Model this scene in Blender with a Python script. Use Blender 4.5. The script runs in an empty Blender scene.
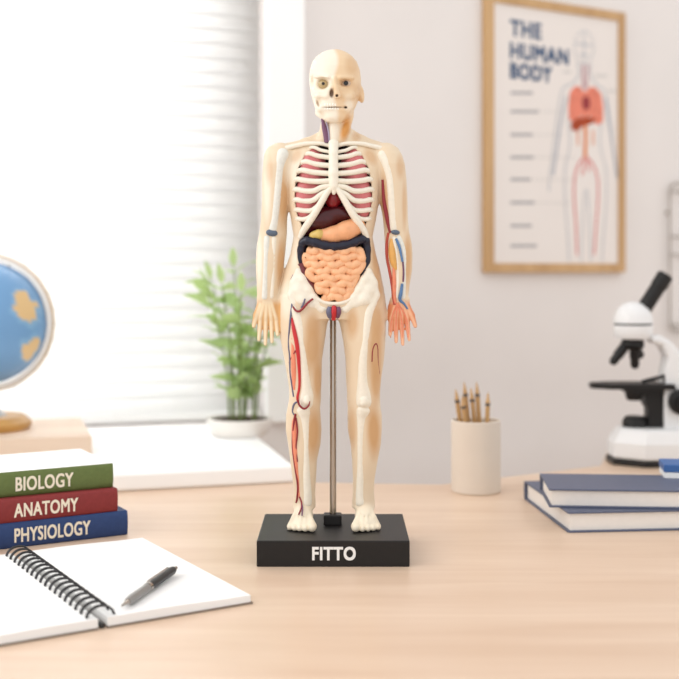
import bpy, bmesh, math, random
import numpy as np
from mathutils import Vector, Matrix

random.seed(7)
SC = bpy.context.scene
COL = SC.collection

# ------------------------------------------------------------------ camera, light, exposure
F = 1144.0                       # focal length in pixels of the 679 frame
HY = 270.0                       # pixel row of the horizon
CX = 339.5
ZD = 0.74                        # desk top
EYE = 0.1547                     # eye above desk top
PX = 0.00055                     # metres per pixel in the plane of the anatomy model
DM = 0.6292                      # distance of that plane

cam_d = bpy.data.cameras.new('camera')
cam = bpy.data.objects.new('camera', cam_d); COL.objects.link(cam)
cam.location = (0, 0, ZD + EYE); cam.rotation_euler = (math.pi / 2, 0, 0)
cam_d.sensor_width = 36; cam_d.lens = 36 * F / 679
cam_d.shift_y = -(339.5 - HY) / 679
cam_d.clip_start = 0.01; cam_d.clip_end = 60
cam_d.dof.use_dof = True; cam_d.dof.focus_distance = 0.602; cam_d.dof.aperture_fstop = 8.4
SC.camera = cam

world = bpy.data.worlds.new('world'); SC.world = world
world.use_nodes = True
bg = world.node_tree.nodes['Background']
bg.inputs['Color'].default_value = (1.0, 0.99, 0.985, 1)
bg.inputs['Strength'].default_value = 1.14

def area_light(name, loc, target, size, size_y, power, color):
    d = bpy.data.lights.new(name, 'AREA'); d.shape = 'RECTANGLE'
    d.size = size; d.size_y = size_y; d.energy = power; d.color = color
    o = bpy.data.objects.new(name, d); COL.objects.link(o)
    o.location = loc
    o.rotation_euler = (Vector(target) - Vector(loc)).to_track_quat('-Z', 'Y').to_euler()
    return o
area_light('side_fill_light', (-0.85, 0.30, ZD + 0.62), (-0.1, 0.62, ZD + 0.05), 0.7, 0.7, 3.9, (1, 0.98, 0.96))  # added soft fill from the left; no window is built there
area_light('back_window_daylight', (-0.36, 1.62, ZD + 0.42), (-0.14, 0.6, ZD + 0.12), 1.5, 1.0, 30.0, (1, 0.99, 0.98))

SC.view_settings.view_transform = 'Standard'
SC.view_settings.look = 'None'
SC.view_settings.gamma = 1.0
SC.view_settings.use_curve_mapping = False
SC.view_settings.exposure = 0.0

# ------------------------------------------------------------------ helpers
def lin(c):
    r = []
    for v in c:
        v = v / 255.0
        r.append(v / 12.92 if v <= 0.04045 else ((v + 0.055) / 1.055) ** 2.4)
    return tuple(r)

def mat(name, rgb, rough=0.5, spec=0.5, metal=0.0, coat=0.0, var=0.0, scale=60, bump=0.0):
    m = bpy.data.materials.new(name); m.use_nodes = True
    nt = m.node_tree; b = nt.nodes['Principled BSDF']
    c = lin(rgb)
    b.inputs['Base Color'].default_value = (*c, 1)
    b.inputs['Roughness'].default_value = rough
    b.inputs['Specular IOR Level'].default_value = spec
    b.inputs['Metallic'].default_value = metal
    b.inputs['Coat Weight'].default_value = coat
    b.inputs['Coat Roughness'].default_value = 0.15
    if var or bump:
        tc = nt.nodes.new('ShaderNodeTexCoord')
        n = nt.nodes.new('ShaderNodeTexNoise'); n.inputs['Scale'].default_value = scale; n.inputs['Detail'].default_value = 4
        nt.links.new(tc.outputs['Object'], n.inputs['Vector'])
        if var:
            r = nt.nodes.new('ShaderNodeValToRGB')
            r.color_ramp.elements[0].position = 0.3; r.color_ramp.elements[1].position = 0.7
            r.color_ramp.elements[0].color = (*[v * (1 - var) for v in c], 1)
            r.color_ramp.elements[1].color = (*[min(1, v * (1 + var)) for v in c], 1)
            nt.links.new(n.outputs['Fac'], r.inputs['Fac'])
            nt.links.new(r.outputs['Color'], b.inputs['Base Color'])
        if bump:
            bp = nt.nodes.new('ShaderNodeBump'); bp.inputs['Strength'].default_value = bump; bp.inputs['Distance'].default_value = 0.001
            nt.links.new(n.outputs['Fac'], bp.inputs['Height']); nt.links.new(bp.outputs['Normal'], b.inputs['Normal'])
    return m

def wood(name, dark, light, scale=(3, 40, 40), rough=0.4):
    m = bpy.data.materials.new(name); m.use_nodes = True
    nt = m.node_tree; b = nt.nodes['Principled BSDF']
    tc = nt.nodes.new('ShaderNodeTexCoord'); mp = nt.nodes.new('ShaderNodeMapping')
    mp.inputs['Scale'].default_value = scale
    n = nt.nodes.new('ShaderNodeTexNoise'); n.inputs['Scale'].default_value = 1.0; n.inputs['Detail'].default_value = 6; n.inputs['Distortion'].default_value = 0.6
    r = nt.nodes.new('ShaderNodeValToRGB')
    r.color_ramp.elements[0].position = 0.32; r.color_ramp.elements[0].color = (*lin(dark), 1)
    r.color_ramp.elements[1].position = 0.68; r.color_ramp.elements[1].color = (*lin(light), 1)
    nt.links.new(tc.outputs['Object'], mp.inputs['Vector']); nt.links.new(mp.outputs['Vector'], n.inputs['Vector'])
    nt.links.new(n.outputs['Fac'], r.inputs['Fac']); nt.links.new(r.outputs['Color'], b.inputs['Base Color'])
    b.inputs['Roughness'].default_value = rough
    return m

def vcol(name, rough=0.4, spec=0.5, coat=0.0, sss=0.0):
    m = bpy.data.materials.new(name); m.use_nodes = True
    nt = m.node_tree; b = nt.nodes['Principled BSDF']
    a = nt.nodes.new('ShaderNodeAttribute'); a.attribute_name = 'tint'
    nt.links.new(a.outputs['Color'], b.inputs['Base Color'])
    b.inputs['Roughness'].default_value = rough; b.inputs['Specular IOR Level'].default_value = spec
    b.inputs['Coat Weight'].default_value = coat; b.inputs['Coat Roughness'].default_value = 0.2
    return m

def tag(o, label, cat, group=None):
    o['label'] = label; o['category'] = cat
    if group: o['group'] = group
    return o

def empty(name, loc, rz=0.0, label=None, cat=None, group=None):
    o = bpy.data.objects.new(name, None); COL.objects.link(o)
    o.location = loc; o.rotation_euler = (0, 0, rz); o.empty_display_size = 0.01
    if label: tag(o, label, cat, group)
    return o

def link_mesh(name, me, m, parent=None, smooth=True):
    me.name = name
    o = bpy.data.objects.new(name, me); COL.objects.link(o)
    if m: me.materials.append(m)
    if parent: o.parent = parent
    if smooth:
        me.polygons.foreach_set('use_smooth', np.ones(len(me.polygons), dtype=bool))
    return o

def obj(name, bm, m, parent=None, smooth=False, bevel=0.0, segs=2, angle=None):
    me = bpy.data.meshes.new(name)
    bmesh.ops.recalc_face_normals(bm, faces=bm.faces)
    bm.to_mesh(me); bm.free()
    o = link_mesh(name, me, m, parent, smooth)
    if angle is not None:
        me.set_sharp_from_angle(angle=math.radians(angle))
    if bevel:
        md = o.modifiers.new('bevel', 'BEVEL'); md.width = bevel; md.segments = segs; md.limit_method = 'ANGLE'; md.angle_limit = math.radians(40)
    return o

def structure(o):
    o['kind'] = 'structure'; return o

def add_box(bm, lo, hi, mtx=None):
    vs = [bm.verts.new((x, y, z)) for z in (lo[2], hi[2]) for y in (lo[1], hi[1]) for x in (lo[0], hi[0])]
    for f in ((0, 1, 3, 2), (4, 6, 7, 5), (0, 4, 5, 1), (2, 3, 7, 6), (0, 2, 6, 4), (1, 5, 7, 3)):
        bm.faces.new([vs[i] for i in f])
    if mtx is not None: bmesh.ops.transform(bm, matrix=mtx, verts=vs)
    return vs

def box(name, lo, hi, m, parent=None, bevel=0.0, segs=2, smooth=False):
    bm = bmesh.new(); add_box(bm, lo, hi)
    return obj(name, bm, m, parent, bevel=bevel, segs=segs, smooth=smooth)

def prism(name, pts, z0, z1, m, parent=None, bevel=0.0, axis='z', segs=2):
    """pts: 2D outline; axis z -> (x,y) extruded in z, axis y -> (x,z) extruded in y"""
    bm = bmesh.new()
    def P(p, h): return (p[0], p[1], h) if axis == 'z' else (p[0], h, p[1])
    a = [bm.verts.new(P(p, z0)) for p in pts]; b = [bm.verts.new(P(p, z1)) for p in pts]
    bm.faces.new(a); bm.faces.new(b[::-1])
    n = len(pts)
    for i in range(n): bm.faces.new((a[i], a[(i + 1) % n], b[(i + 1) % n], b[i]))
    return obj(name, bm, m, parent, bevel=bevel, segs=segs)

def lathe(name, prof, m, parent=None, segs=40, mtx=None, angle=35):
    """prof: list of (r, z) from bottom to top; closed with fans where r == 0"""
    bm = bmesh.new(); rings = []
    for r, z in prof:
        if r <= 1e-7: rings.append([bm.verts.new((0, 0, z))])
        else: rings.append([bm.verts.new((r * math.cos(2 * math.pi * i / segs), r * math.sin(2 * math.pi * i / segs), z)) for i in range(segs)])
    for a, b in zip(rings, rings[1:]):
        for i in range(segs):
            j = (i + 1) % segs
            if len(a) == 1 and len(b) == 1: continue
            if len(a) == 1: bm.faces.new((a[0], b[j], b[i]))
            elif len(b) == 1: bm.faces.new((a[i], a[j], b[0]))
            else: bm.faces.new((a[i], a[j], b[j], b[i]))
    if mtx is not None: bmesh.ops.transform(bm, matrix=mtx, verts=bm.verts[:])
    return obj(name, bm, m, parent, smooth=True, angle=angle)

def along(p, q):
    p = Vector(p); q = Vector(q)
    return Matrix.Translation(p) @ (q - p).to_track_quat('Z', 'Y').to_matrix().to_4x4()

def spline(pts, per=6):
    """Catmull-Rom through rows of numbers"""
    pts = np.array(pts, dtype=float)
    if len(pts) < 3:
        t = np.linspace(0, 1, per + 1)[:, None]; return pts[0] * (1 - t) + pts[-1] * t
    p = np.vstack([2 * pts[0] - pts[1], pts, 2 * pts[-1] - pts[-2]])
    out = []
    for i in range(1, len(p) - 2):
        for k in range(per):
            t = k / per
            out.append(0.5 * ((2 * p[i]) + (-p[i - 1] + p[i + 1]) * t + (2 * p[i - 1] - 5 * p[i] + 4 * p[i + 1] - p[i + 2]) * t * t
                              + (-p[i - 1] + 3 * p[i] - 3 * p[i + 1] + p[i + 2]) * t ** 3))
    out.append(p[-2]); return np.array(out)

def add_tube(bm, pts, rad, segs=8, closed=False, flat=1.0):
    pts = [Vector(p) for p in pts]; n = len(pts)
    if not hasattr(rad, '__len__'): rad = [rad] * n
    prev = None; rings = []
    for i, p in enumerate(pts):
        if closed: t = pts[(i + 1) % n] - pts[i - 1]
        else: t = pts[min(i + 1, n - 1)] - pts[max(i - 1, 0)]
        if t.length < 1e-12: t = Vector((0, 0, 1))
        t.normalize()
        if prev is None:
            u = t.orthogonal().normalized()
        else:
            u = prev - t * prev.dot(t)
            u = u.normalized() if u.length > 1e-9 else t.orthogonal().normalized()
        prev = u; v = t.cross(u)
        rings.append([bm.verts.new(p + (u * math.cos(2 * math.pi * k / segs) + v * math.sin(2 * math.pi * k / segs)) * rad[i]) for k in range(segs)])
    m = n if closed else n - 1
    for i in range(m):
        a, b = rings[i], rings[(i + 1) % n]
        for k in range(segs):
            bm.faces.new((a[k], a[(k + 1) % segs], b[(k + 1) % segs], b[k]))
    if not closed:
        for ring, s in ((rings[0], -1), (rings[-1], 1)):
            bm.faces.new(ring)

def tube(name, pts, rad, m, parent=None, segs=8, closed=False):
    bm = bmesh.new(); add_tube(bm, pts, rad, segs, closed)
    return obj(name, bm, m, parent, smooth=True, angle=60)

def text(name, body, cap, m, parent, mtx, depth=0.0002, bold=0.0, width=None, align='CENTER', per_letter=False):
    """cap: capital height in metres, width: fitted total width; mtx puts the text's XY plane"""
    c = bpy.data.curves.new(name, 'FONT'); c.body = body; c.align_x = align; c.align_y = 'CENTER'
    c.size = 1.0; c.space_character = 1.0 + 2.6 * bold; c.extrude = 0; c.resolution_u = 4
    t = bpy.data.objects.new(name, c); COL.objects.link(t)
    dg = bpy.context.evaluated_depsgraph_get(); dg.update()
    me = bpy.data.meshes.new_from_object(t.evaluated_get(dg))
    bpy.data.objects.remove(t); bpy.data.curves.remove(c)
    n = len(me.vertices); co = np.empty(n * 3, dtype=np.float32); me.vertices.foreach_get('co', co); co = co.reshape(-1, 3)
    lo, hi = co.min(0), co.max(0)
    sy = cap / (hi[1] - lo[1]); sx = (width / (hi[0] - lo[0])) if width else sy
    x0 = (lo[0] + hi[0]) / 2 if align == 'CENTER' else lo[0]
    co[:, 0] = (co[:, 0] - x0) * sx; co[:, 1] = (co[:, 1] - (lo[1] + hi[1]) / 2) * sy
    me.vertices.foreach_set('co', co.ravel())
    bm = bmesh.new(); bm.from_mesh(me); bpy.data.meshes.remove(me)
    bmesh.ops.remove_doubles(bm, verts=bm.verts[:], dist=1e-7)
    r = bmesh.ops.extrude_face_region(bm, geom=bm.faces[:])
    bmesh.ops.translate(bm, vec=(0, 0, depth), verts=[v for v in r['geom'] if isinstance(v, bmesh.types.BMVert)])
    if bold:
        w = bold * cap * 1.2; src = bm.copy(); bmesh.ops.translate(bm, vec=(-w, -w, 0), verts=bm.verts[:])
        for n_, (ox, oy) in enumerate(((w, -w), (-w, w), (w, w))):
            t_ = bpy.data.meshes.new('t'); c_ = src.copy(); bmesh.ops.translate(c_, vec=(ox, oy, depth * 0.02 * (n_ + 1)), verts=c_.verts[:]); c_.to_mesh(t_); c_.free()
            bm.from_mesh(t_); bpy.data.meshes.remove(t_)
        src.free()
    bmesh.ops.transform(bm, matrix=mtx, verts=bm.verts[:])
    return obj(name, bm, m, parent)

def at(x, y, D):
    """the point seen at pixel (x, y) at distance D"""
    return Vector(((x - CX) / F * D, D, ZD + EYE - (y - HY) / F * D))
def on_desk(x, y, h=0.0):
    return at(x, y, F * (EYE - h) / (y - HY))

# ------------------------------------------------------------------ signed distance modelling (pixel units of the model plane)
class Field:
    def __init__(s, lo, hi, h):
        s.lo = np.array(lo, float); s.h = h
        s.n = np.ceil((np.array(hi, float) - s.lo) / h).astype(int) + 1
        s.g = np.full(s.n, 40.0, dtype=np.float32)
        s.ax = [(s.lo[i] + h * np.arange(s.n[i])).astype(np.float32) for i in range(3)]
    def reg(s, lo, hi):
        sl = []
        for i in range(3):
            a = int(max(0, math.floor((lo[i] - s.lo[i]) / s.h))); b = int(min(s.n[i], math.ceil((hi[i] - s.lo[i]) / s.h) + 1))
            sl.append(slice(a, max(a, b)))
        X = s.ax[0][sl[0]][:, None, None]; Y = s.ax[1][sl[1]][None, :, None]; D = s.ax[2][sl[2]][None, None, :]
        return tuple(sl), X, Y, D
    def op(s, fn, lo, hi, k=2.0, cut=False):
        p = k + 3
        sl, X, Y, D = s.reg([v - p for v in lo], [v + p for v in hi])
        if 0 in s.g[sl].shape: return
        v = fn(X, Y, D); a = s.g[sl]
        if cut:
            b = -v; hh = np.clip(0.5 - 0.5 * (b - a) / k, 0, 1); s.g[sl] = b * (1 - hh) + a * hh + k * hh * (1 - hh)
        else:
            hh = np.clip(0.5 + 0.5 * (v - a) / k, 0, 1); s.g[sl] = v * (1 - hh) + a * hh - k * hh * (1 - hh)
    def cap(s, p, q, r1, r2=None, k=2.0, cut=False):
        r2 = r1 if r2 is None else r2
        p = np.array(p, float); q = np.array(q, float); d = q - p; L = max(1e-6, d @ d)
        def fn(X, Y, D):
            x, y, z = X - p[0], Y - p[1], D - p[2]
            t = np.clip((x * d[0] + y * d[1] + z * d[2]) / L, 0, 1)
            return np.sqrt((x - t * d[0]) ** 2 + (y - t * d[1]) ** 2 + (z - t * d[2]) ** 2) - (r1 + (r2 - r1) * t)
        m = max(r1, r2); s.op(fn, np.minimum(p, q) - m, np.maximum(p, q) + m, k, cut)
    def chain(s, pts, k=2.0, cut=False):
        for a, b in zip(pts, pts[1:]): s.cap(a[:3], b[:3], a[3], b[3], k, cut)
    def ell(s, c, r, rot=0.0, k=2.0, cut=False):
        ca, sa = math.cos(rot), math.sin(rot); m = max(r[0], r[1]); mr = min(r)
        def fn(X, Y, D):
            x, y = X - c[0], Y - c[1]
            u = (x * ca + y * sa) / r[0]; v = (-x * sa + y * ca) / r[1]; w = (D - c[2]) / r[2]
            q = np.sqrt(u * u + v * v + w * w)
            g = np.sqrt((u / r[0]) ** 2 + (v / r[1]) ** 2 + (w / r[2]) ** 2) + 1e-6
            return q * (q - 1) / g
        s.op(fn, (c[0] - m, c[1] - m, c[2] - r[2]), (c[0] + m, c[1] + m, c[2] + r[2]), k, cut)
    def loft(s, rows, k=2.0, power=2.0):
        """rows: y, x left, x right, half depth, depth centre"""
        R = np.array(rows, float); yy = R[:, 0]
        def fn(X, Y, D):
            ys = np.clip(Y, yy[0], yy[-1])
            xl, xr, b, dc = (np.interp(ys, yy, R[:, i]).astype(np.float32) for i in (1, 2, 3, 4))
            a = (xr - xl) / 2; cx = (xr + xl) / 2
            q = (np.abs((X - cx) / a) ** power + np.abs((D - dc) / b) ** power) ** (1 / power)
            v = (q - 1) * np.minimum(a, b)
            return np.maximum(v, np.maximum(yy[0] - Y, Y - yy[-1]))
        s.op(fn, (R[:, 1].min(), yy[0], (R[:, 4] - R[:, 3]).min()), (R[:, 2].max(), yy[-1], (R[:, 4] + R[:, 3]).max()), k)
    def blur(s, n=1):
        for _ in range(n):
            for ax in range(3):
                g = s.g; r = g.copy()
                sl0 = [slice(None)] * 3; sl1 = [slice(None)] * 3; slc = [slice(None)] * 3
                sl0[ax] = slice(0, -2); sl1[ax] = slice(2, None); slc[ax] = slice(1, -1)
                r[tuple(slc)] = 0.25 * g[tuple(sl0)] + 0.5 * g[tuple(slc)] + 0.25 * g[tuple(sl1)]
                s.g = r
    def front(s):
        """depth map of the surface nearest the camera"""
        ins = s.g < 0
        idx = ins.shape[2] - 1 - np.argmax(ins[:, :, ::-1], axis=2)
        dm = s.ax[2][idx]; dm[~ins.any(axis=2)] = np.nan
        return dm
    def net(s):
        g = s.g; ins = g < 0
        c = ins[:-1, :-1, :-1].astype(np.int8)
        tot = np.zeros_like(c)
        for i in (0, 1):
            for j in (0, 1):
                for k in (0, 1):
                    tot += ins[i:g.shape[0] - 1 + i, j:g.shape[1] - 1 + j, k:g.shape[2] - 1 + k]
        act = (tot > 0) & (tot < 8)
        I = np.argwhere(act); ids = np.full(act.shape, -1, dtype=np.int32); ids[act] = np.arange(len(I))
        acc = np.zeros((len(I), 3)); cnt = np.zeros(len(I))
        cor = [(i, j, k) for i in (0, 1) for j in (0, 1) for k in (0, 1)]
        val = {q: g[I[:, 0] + q[0], I[:, 1] + q[1], I[:, 2] + q[2]] for q in cor}
        for q in cor:
            for ax in range(3):
                if q[ax]: continue
                w = list(q); w[ax] = 1; w = tuple(w)
                a, b = val[q], val[w]; m = (a < 0) != (b < 0)
                t = np.where(m, a / np.where(m, a - b, 1), 0)
                p = np.tile(np.array(q, float), (len(I), 1)); p[:, ax] = t
                acc[m] += p[m]; cnt[m] += 1
        V = s.lo + (I + acc / cnt[:, None]) * s.h
        faces = []
        for ax in range(3):
            b1, b2 = (ax + 1) % 3, (ax + 2) % 3
            s0 = [slice(1, -1)] * 3; s1 = [slice(1, -1)] * 3
            s0[ax] = slice(0, -1); s1[ax] = slice(1, None)
            A, B = ins[tuple(s0)], ins[tuple(s1)]
            E = np.argwhere(A != B)
            if not len(E): continue
            fl = A[E[:, 0], E[:, 1], E[:, 2]]
            off = np.ones(3, int); off[ax] = 0; E = E + off
            def cell(d1, d2):
                e = E.copy(); e[:, b1] += d1; e[:, b2] += d2; return ids[e[:, 0], e[:, 1], e[:, 2]]
            q = np.stack([cell(-1, -1), cell(0, -1), cell(0, 0), cell(-1, 0)], axis=1)
            q[fl] = q[fl][:, ::-1]
            faces.append(q)
        Q = np.vstack(faces); Q = Q[(Q >= 0).all(axis=1)]
        return V, Q

BASE_H = 0.0136
def loc(V):
    """pixel units of the model plane (x, y, depth towards the camera) -> metres in the model's own frame"""
    V = np.asarray(V, float)
    return np.stack([(V[..., 0] - 333.5) * PX, -V[..., 2] * PX, (526.8 - V[..., 1]) * PX + BASE_H], axis=-1)
def seen(p):
    """undo perspective: from where a point is seen to model units, for a point d in front of the model plane"""
    x, y, d = p[:3]; k = 1 - d / F
    return [CX + (x - CX) * k, HY + (y - HY) * k, d] + list(p[3:])

def mesh_np(name, V, Q, m, parent, tint=None):
    me = bpy.data.meshes.new(name)
    me.vertices.add(len(V)); me.vertices.foreach_set('co', np.asarray(V, dtype=np.float32).ravel())
    me.loops.add(Q.size); me.loops.foreach_set('vertex_index', Q.astype(np.int32).ravel())
    me.polygons.add(len(Q)); me.polygons.foreach_set('loop_start', np.arange(0, Q.size, 4, dtype=np.int32))
    me.update(calc_edges=True); me.validate()
    if tint is not None:
        a = me.attributes.new('tint', 'FLOAT_COLOR', 'POINT')
        a.data.foreach_set('color', np.hstack([tint, np.ones((len(tint), 1))]).astype(np.float32).ravel())
    return link_mesh(name, me, m, parent)

def field_part(name, f, m, parent, tint=None, blur=1):
    if blur: f.blur(blur)
    V, Q = f.net()
    t = tint(V) if tint else None
    return mesh_np(name, loc(V), Q[:, ::-1], m, parent, t)

def ptube(name, pts, m, parent, per=5, segs=8, corr=True, bulge=None):
    """tube in model pixel units; rows x, y, d, r"""
    P = [seen(p) if corr else list(p) for p in pts]
    S = spline(P, per)
    r = np.maximum(S[:, 3], 0.2)
    if bulge is not None: r = r * bulge(np.arange(len(r)))
    return tube(name, loc(S[:, :3]), list(r * PX), m, parent, segs)

# ------------------------------------------------------------------ materials
M_WALL = mat('wall_paint', (231, 226, 223), 0.9, 0.2, var=0.015, scale=12, bump=0.03)
M_WHITE = mat('white_paint', (250, 250, 249), 0.5, 0.3, var=0.01, scale=20)
M_DESK = wood('desk_wood', (214, 184, 158), (226, 200, 176), (5, 55, 55), 0.34)
M_OAK = wood('frame_oak', (186, 146, 98), (204, 166, 118), (60, 60, 5), 0.5)
M_RISER = wood('riser_wood', (212, 186, 162), (226, 202, 180), (4, 40, 40), 0.5)
M_STANDWOOD = wood('globe_stand_wood', (176, 128, 62), (204, 156, 88), (10, 40, 40), 0.4)
M_FLOOR = wood('floor_wood', (150, 118, 90), (176, 142, 110), (2, 14, 14), 0.5)
M_BLACK = mat('black_plastic', (24, 22, 22), 0.45, 0.35, var=0.08, scale=300)
M_DARK = mat('dark_metal', (40, 40, 42), 0.4, 0.5, 0.2)
M_CHROME = mat('chrome', (176, 168, 160), 0.16, 0.5, 1.0)
M_GREYMETAL = mat('grey_metal', (150, 148, 146), 0.4, 0.5, 0.6)
M_PAPER = mat('paper', (243, 243, 242), 0.8, 0.2, var=0.01, scale=30)
M_PAGES = mat('page_block', (236, 231, 225), 0.85, 0.15, var=0.015, scale=300)
M_SHEET = mat('poster_paper', (232, 225, 220), 0.6, 0.3, var=0.008, scale=20)
M_INK = mat('poster_navy_ink', (74, 96, 126), 0.7, 0.2)
M_GREYINK = mat('poster_grey_ink', (170, 168, 170), 0.7, 0.2)
M_PALEINK = mat('poster_pale_ink', (206, 202, 198), 0.7, 0.2)
M_SALMON = mat('poster_salmon_ink', (226, 134, 112), 0.7, 0.2, var=0.1, scale=120)
M_BRICK = mat('poster_brown_ink', (168, 74, 46), 0.7, 0.2, var=0.15, scale=150)
M_ORANGE = mat('poster_orange_ink', (226, 140, 84), 0.7, 0.2)
M_REDINK = mat('poster_red_ink', (216, 100, 96), 0.7, 0.2)
M_CREAM = mat('title_cream', (236, 226, 206), 0.6, 0.3)
M_GREEN = mat('green_cloth', (98, 112, 62), 0.6, 0.3, var=0.06, scale=500, bump=0.05)
M_RED = mat('red_cloth', (132, 48, 48), 0.6, 0.3, var=0.06, scale=500, bump=0.05)
M_BLUE = mat('blue_cloth', (44, 66, 112), 0.6, 0.3, var=0.06, scale=500, bump=0.05)
M_NAVY = mat('slate_navy_cover', (84, 92, 116), 0.45, 0.5, var=0.04, scale=300)
M_PALEBLUE = mat('bright_blue_cover', (62, 104, 164), 0.5, 0.4)
M_CUP = mat('beige_ceramic', (218, 206, 192), 0.55, 0.4, var=0.015, scale=40)
M_PENCIL = wood('pencil_wood', (176, 134, 84), (206, 166, 112), (60, 60, 8), 0.5)
M_LEAD = mat('pencil_dark_band', (96, 82, 72), 0.5)
M_LEAF = mat('leaf', (178, 202, 144), 0.5, 0.4, var=0.25, scale=30)
M_STEM = mat('plant_stem', (120, 138, 80), 0.6)
M_SOIL = mat('soil', (70, 54, 42), 0.9, 0.1, var=0.3, scale=200)
M_POT = mat('white_pot', (238, 234, 228), 0.4, 0.5)
M_SCOPE = mat('microscope_white', (232, 232, 232), 0.32, 0.5)
M_LETTER = mat('white_lettering', (236, 236, 234), 0.4, 0.4)

# ------------------------------------------------------------------ room
W0, WS = 1.09, 0.30        # window wall: depth = W0 + WS * x
P0, PS = 1.10, 0.60        # poster wall: depth = P0 + PS * x
XC = (P0 - W0) / (WS - PS)
YC = W0 + WS * XC
bm = bmesh.new(); add_box(bm, (-2.2, -1.2, -0.05), (2.2, 2.9, 0.0))
structure(obj('floor', bm, M_FLOOR))
aw = math.atan(WS); ap = math.atan(PS)
def wallbox(bm, a, l0, l1, z0, z1, t0, t1):
    """along the wall from the corner (l negative to the left), thickness behind the face"""
    add_box(bm, (l0, t0, z0), (l1, t1, z1), Matrix.Translation((XC, YC, 0)) @ Matrix.Rotation(a, 4, 'Z'))
def wl(px, W=W0, S=WS, a=aw):
    u = (px - CX) / F; D = W / (1 - S * u); return (u * D - XC) / math.cos(a)
win_l, win_r = -0.95, wl(268)
SILL_Z = ZD + 0.0127
WIN_TOP = ZD + 0.62
bm = bmesh.new()
wallbox(bm, aw, -1.6, win_l, 0, 2.3, 0, 0.1)
wallbox(bm, aw, win_l, win_r, 0, SILL_Z, 0, 0.1)
wallbox(bm, aw, win_l, win_r, WIN_TOP, 2.3, 0, 0.1)
wallbox(bm, aw, win_r, 0.0, 0, 2.3, 0, 0.1)
structure(obj('wall_back', bm, M_WALL))
bm = bmesh.new()
wallbox(bm, ap, 0.0, 1.9, 0, 2.3, 0, 0.1)
structure(obj('wall_right', bm, M_WALL))
# window: casing, frame and glass
wroot = empty('window_1', (XC, YC, 0), aw); structure(wroot)
bm = bmesh.new()
add_box(bm, (win_r - 0.004, -0.012, SILL_Z), (-0.002, 0.0, WIN_TOP + 0.03))
add_box(bm, (win_l - 0.03, -0.012, SILL_Z), (win_l + 0.004, 0.0, WIN_TOP + 0.03))
add_box(bm, (win_l - 0.03, -0.012, WIN_TOP), (-0.002, 0.0, WIN_TOP + 0.03))
obj('window_casing', bm, M_WHITE, wroot, bevel=0.002)
bm = bmesh.new()
for l0, l1 in ((win_l, win_l + 0.02), (win_r - 0.02, win_r), ((win_l + win_r) / 2 - 0.012, (win_l + win_r) / 2 + 0.012)):
    add_box(bm, (l0, 0.05, SILL_Z), (l1, 0.08, WIN_TOP))
for z0, z1 in ((SILL_Z, SILL_Z + 0.02), (WIN_TOP - 0.02, WIN_TOP)):
    add_box(bm, (win_l + 0.02, 0.05, z0), (win_r - 0.02, 0.08, z1))
obj('window_frame', bm, M_WHITE, wroot)
mg = bpy.data.materials.new('window_glass'); mg.use_nodes = True
nt = mg.node_tree; nt.nodes.clear()
o_ = nt.nodes.new('ShaderNodeOutputMaterial'); tr = nt.nodes.new('ShaderNodeBsdfTransparent'); gl = nt.nodes.new('ShaderNodeBsdfGlossy')
gl.inputs['Roughness'].default_value = 0.02; mx = nt.nodes.new('ShaderNodeMixShader'); mx.inputs[0].default_value = 0.06
nt.links.new(tr.outputs[0], mx.inputs[1]); nt.links.new(gl.outputs[0], mx.inputs[2]); nt.links.new(mx.outputs[0], o_.inputs['Surface'])
box('window_pane', (win_l + 0.02, 0.063, SILL_Z + 0.02), (win_r - 0.02, 0.066, WIN_TOP - 0.02), mg, wroot)
# window sill: white ledge whose front edge runs parallel to the window wall
def edge_pt(px, D): u = (px - CX) / F; return (u * D, D)
s0, s1 = edge_pt(0, 0.7745), edge_pt(294, 0.832)
dx, dy = s1[0] - s0[0], s1[1] - s0[1]
s0 = (s0[0] - dx * 1.4, s0[1] - dy * 1.4)
sb1 = (s1[0] - 0.058, W0 + WS * (s1[0] - 0.058) - 0.0005); sb0 = (s0[0] - 0.058, W0 + WS * (s0[0] - 0.058) - 0.0005)
structure(prism('trim_1', [s0, s1, sb1, sb0], ZD + 0.0003, SILL_Z, M_WHITE, bevel=0.002))

# blind: every slat a part
mb = bpy.data.materials.new('blind_slat'); mb.use_nodes = True
nt = mb.node_tree; b = nt.nodes['Principled BSDF']; b.inputs['Base Color'].default_value = (0.86, 0.86, 0.86, 1); b.inputs['Roughness'].default_value = 0.6
tl = nt.nodes.new('ShaderNodeBsdfTranslucent'); tl.inputs['Color'].default_value = (0.95, 0.95, 0.94, 1)
mx = nt.nodes.new('ShaderNodeMixShader'); mx.inputs[0].default_value = 0.5
nt.links.new(b.outputs[0], mx.inputs[1]); nt.links.new(tl.outputs[0], mx.inputs[2]); nt.links.new(mx.outputs[0], nt.nodes['Material Output'].inputs['Surface'])
blind = empty('window_blind', (XC, YC, SILL_Z), aw, 'white horizontal slat blind filling the bright window behind the globe', 'blind')
bl0, bl1 = win_l + 0.022, win_r - 0.003
box('head_rail', (bl0, 0.012, WIN_TOP - SILL_Z - 0.022), (bl1, 0.036, WIN_TOP - SILL_Z - 0.001), M_WHITE, blind, bevel=0.001)
n_sl = 42; z_lo, z_hi = 0.016, WIN_TOP - SILL_Z - 0.026
slat_me = None
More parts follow.
